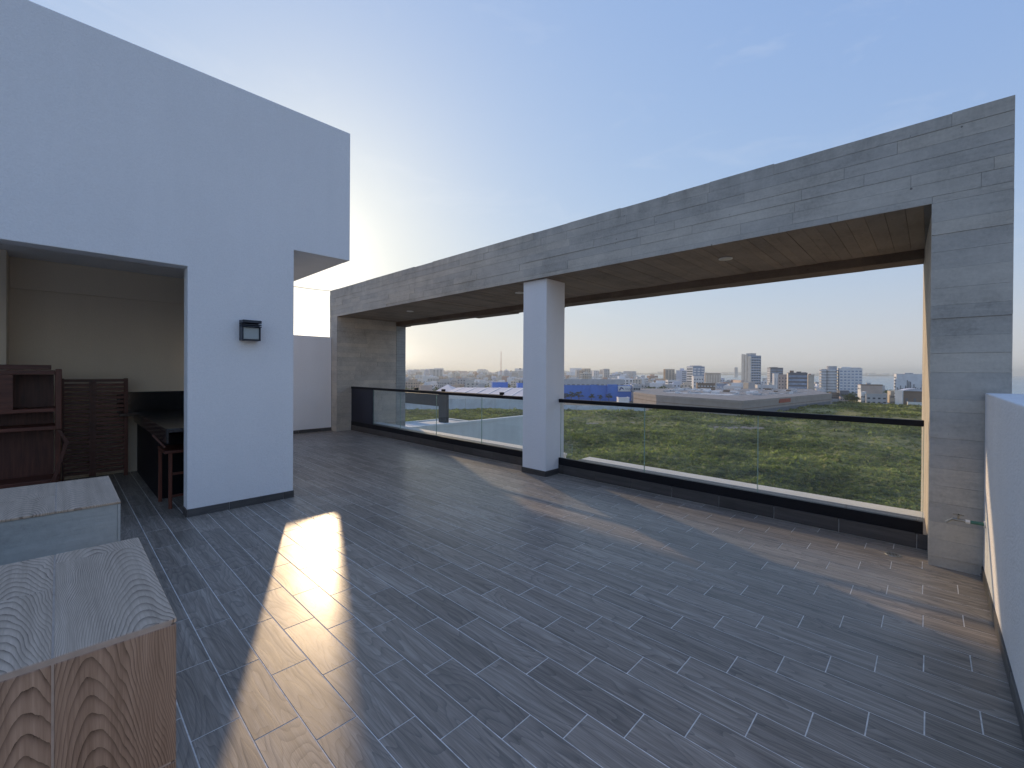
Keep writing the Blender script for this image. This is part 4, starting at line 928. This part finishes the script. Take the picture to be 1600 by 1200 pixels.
for i in range(160):
    px = random.uniform(870, 1420); D = random.uniform(5300, 6200); p = gp(px, D); w = random.uniform(10, 40); s.box((p.x - w, p.y - w, GZ + 7.01), (p.x + w, p.y + w, GZ + 7 + random.choice([8, 10, 14, 26])), random.choice([0, 1, 2]))
kind(s.build('headland_buildings', [P_white, P_grey, P_tan]), 'stuff')
# tree cover between the houses, then the trees one can tell apart
cs, rs = [], []
for i in range(2600):
    px = random.uniform(600, 1400); D = 300 * (1800 / 300) ** random.random()
    if D > coast_D(px) * .95 or (985 < px < 1310 and D < 400) or (px > 1310 and D < 335) or (860 < px < 995 and 300 < D < 440): continue
    if px < 860 and D < 440 and random.random() < .7: continue
    p = gp(px, D); cs.append((p.x, p.y, GZ + random.uniform(.5, 2.5))); rs.append(random.uniform(1.6, 4.2))
kind(leaf_cloud('tree_cover', M_leafd, cs, rs, 34, .8, .22), 'stuff')
def tree_proto(seed_):
    global rng
    rng = np.random.default_rng(seed_); random.seed(seed_)
    o = thing('broadleaf_tree', 'x', 'tree', (0, 0, 0))
    s = MB(); s.cyl((0, 0, 0), (.1, .05, 2.4), .22, 7, .14); s.cyl((.1, .05, 2.2), (-.8, .3, 4), .11, 5, .05); s.cyl((.1, .05, 2.2), (.9, -.2, 4.2), .11, 5, .05); s.cyl((.1, .05, 2.3), (.2, .5, 4.8), .10, 5, .04)
    s.build('trunk', M_trunk, o, local=True)
    c_ = [(random.uniform(-1.5, 1.5), random.uniform(-1.5, 1.5), random.uniform(2.6, 5.2)) for _ in range(13)]
    cr_ = leaf_cloud('crown', M_leafd, c_, [random.uniform(.6, 1.2) for _ in c_], 34, .8, .26, 0); cr_.parent = o; return o
tp0 = [tree_proto(3), tree_proto(8)]
spots = ([(q, 318) for q in (1322, 1327, 1332, 1335, 1339, 1329)] + [(q, 332) for q in (884, 893, 905, 925, 938, 952)] + [(q, 345) for q in (1006, 1014, 1021, 1029, 1036, 1041)])
rngs = random.Random(12)
where = ['behind the warehouse\'s right end below the hotel', 'along the foot of the blue store', 'between the blue store and the taupe warehouse']
order = ['first', 'second', 'third', 'fourth', 'fifth', 'sixth']
for i, (q, D) in enumerate(spots):
    o = tp0[i] if i < 2 else copy_tree(tp0[i % 2]); D2 = D + rngs.uniform(-4, 4)
    if 880 < q < 960: D2 = D - 8 + rngs.uniform(-2, 2)
    if q > 1000 and q < 1045: D2 = 392 + rngs.uniform(0, 8)
    o.location = gp(q, D2); o.rotation_euler = (0, 0, rngs.uniform(0, 6.28)); sc = rngs.uniform(.9, 1.35) * (1.35 if 1000 < q < 1045 else 1); o.scale = (sc * 1.1, sc * 1.1, sc)
    o['label'] = f'dark green tree, {order[i % 6]} from the left {where[i // 6]}' if i // 6 else f'dark green tree, one of a clump {where[0]}'
    o['group'] = ['trees below the hotel', 'trees by the blue store', 'trees behind the warehouse'][i // 6]; o['category'] = 'tree'
# parked cars, far below
car = thing('parked_car', 'x', 'car', (0, 0, 0))
s = MB(); s.extr_y([(-2.1, .35), (2.1, .35), (2.15, .8), (1.2, .95), (-1.9, 1.0), (-2.15, .8)], -.85, .85); s.build('body', M_coping, car, bevel=.08, local=True)
s = MB(); s.extr_y([(-1.7, .98), (.95, .98), (.45, 1.42), (-1.3, 1.45)], -.74, .74); s.build('cabin', P_glass, car, bevel=.05, local=True)
for x in (-1.3, 1.3):
    for y in (-.8, .8): MB().cyl((x, y - .1, .33), (x, y + .1, .33), .33, 12).build('wheel', M_black, car, local=True)
cars = [(702 + k * 6.0, 264) for k in range(10)] + [(q, 300) for q in (1376, 1383, 1391, 1398)]
for i, (q, D) in enumerate(cars):
    o = car if i == 0 else copy_tree(car); o.location = gp(q, D + (0 if i < 10 else i)); o.rotation_euler = (0, 0, YAW - R(90) + (R(80) if i < 10 else R(10)))
    o['label'] = 'small parked car in the row behind the precast wall' if i < 10 else 'small white parked car by the sheds at the field edge'
    o['group'] = 'cars parked behind the precast wall' if i < 10 else 'cars parked at the field edge'
q = [gp(660, 254), gp(840, 252), gp(850, 282), gp(660, 296)]
kind(MB().prism(cc([(p.x, p.y) for p in q]), GZ - .04, GZ + .02).build('car_park', M_asph), 'structure')

# ================================================================== AIR
hz = bpy.data.materials.new('haze'); hz.use_nodes = True; t = hz.node_tree; t.nodes.clear()
ho = N(t, 'OutputMaterial'); hv = N(t, 'VolumePrincipled'); hv.inputs['Color'].default_value = (.93, 1, .97, 1); hv.inputs['Density'].default_value = .00019; hv.inputs['Anisotropy'].default_value = .35
lk(t, hv.outputs[0], ho.inputs['Volume'])
hb = MB().box((-14500, -14500, GZ - 4), (14500, 14500, 90)).build('haze', hz); kind(hb, 'stuff')
bpy.context.view_layer.update()
print('boards', cnt[0], 'tiles', len(cells), 'houses', cnt_h)
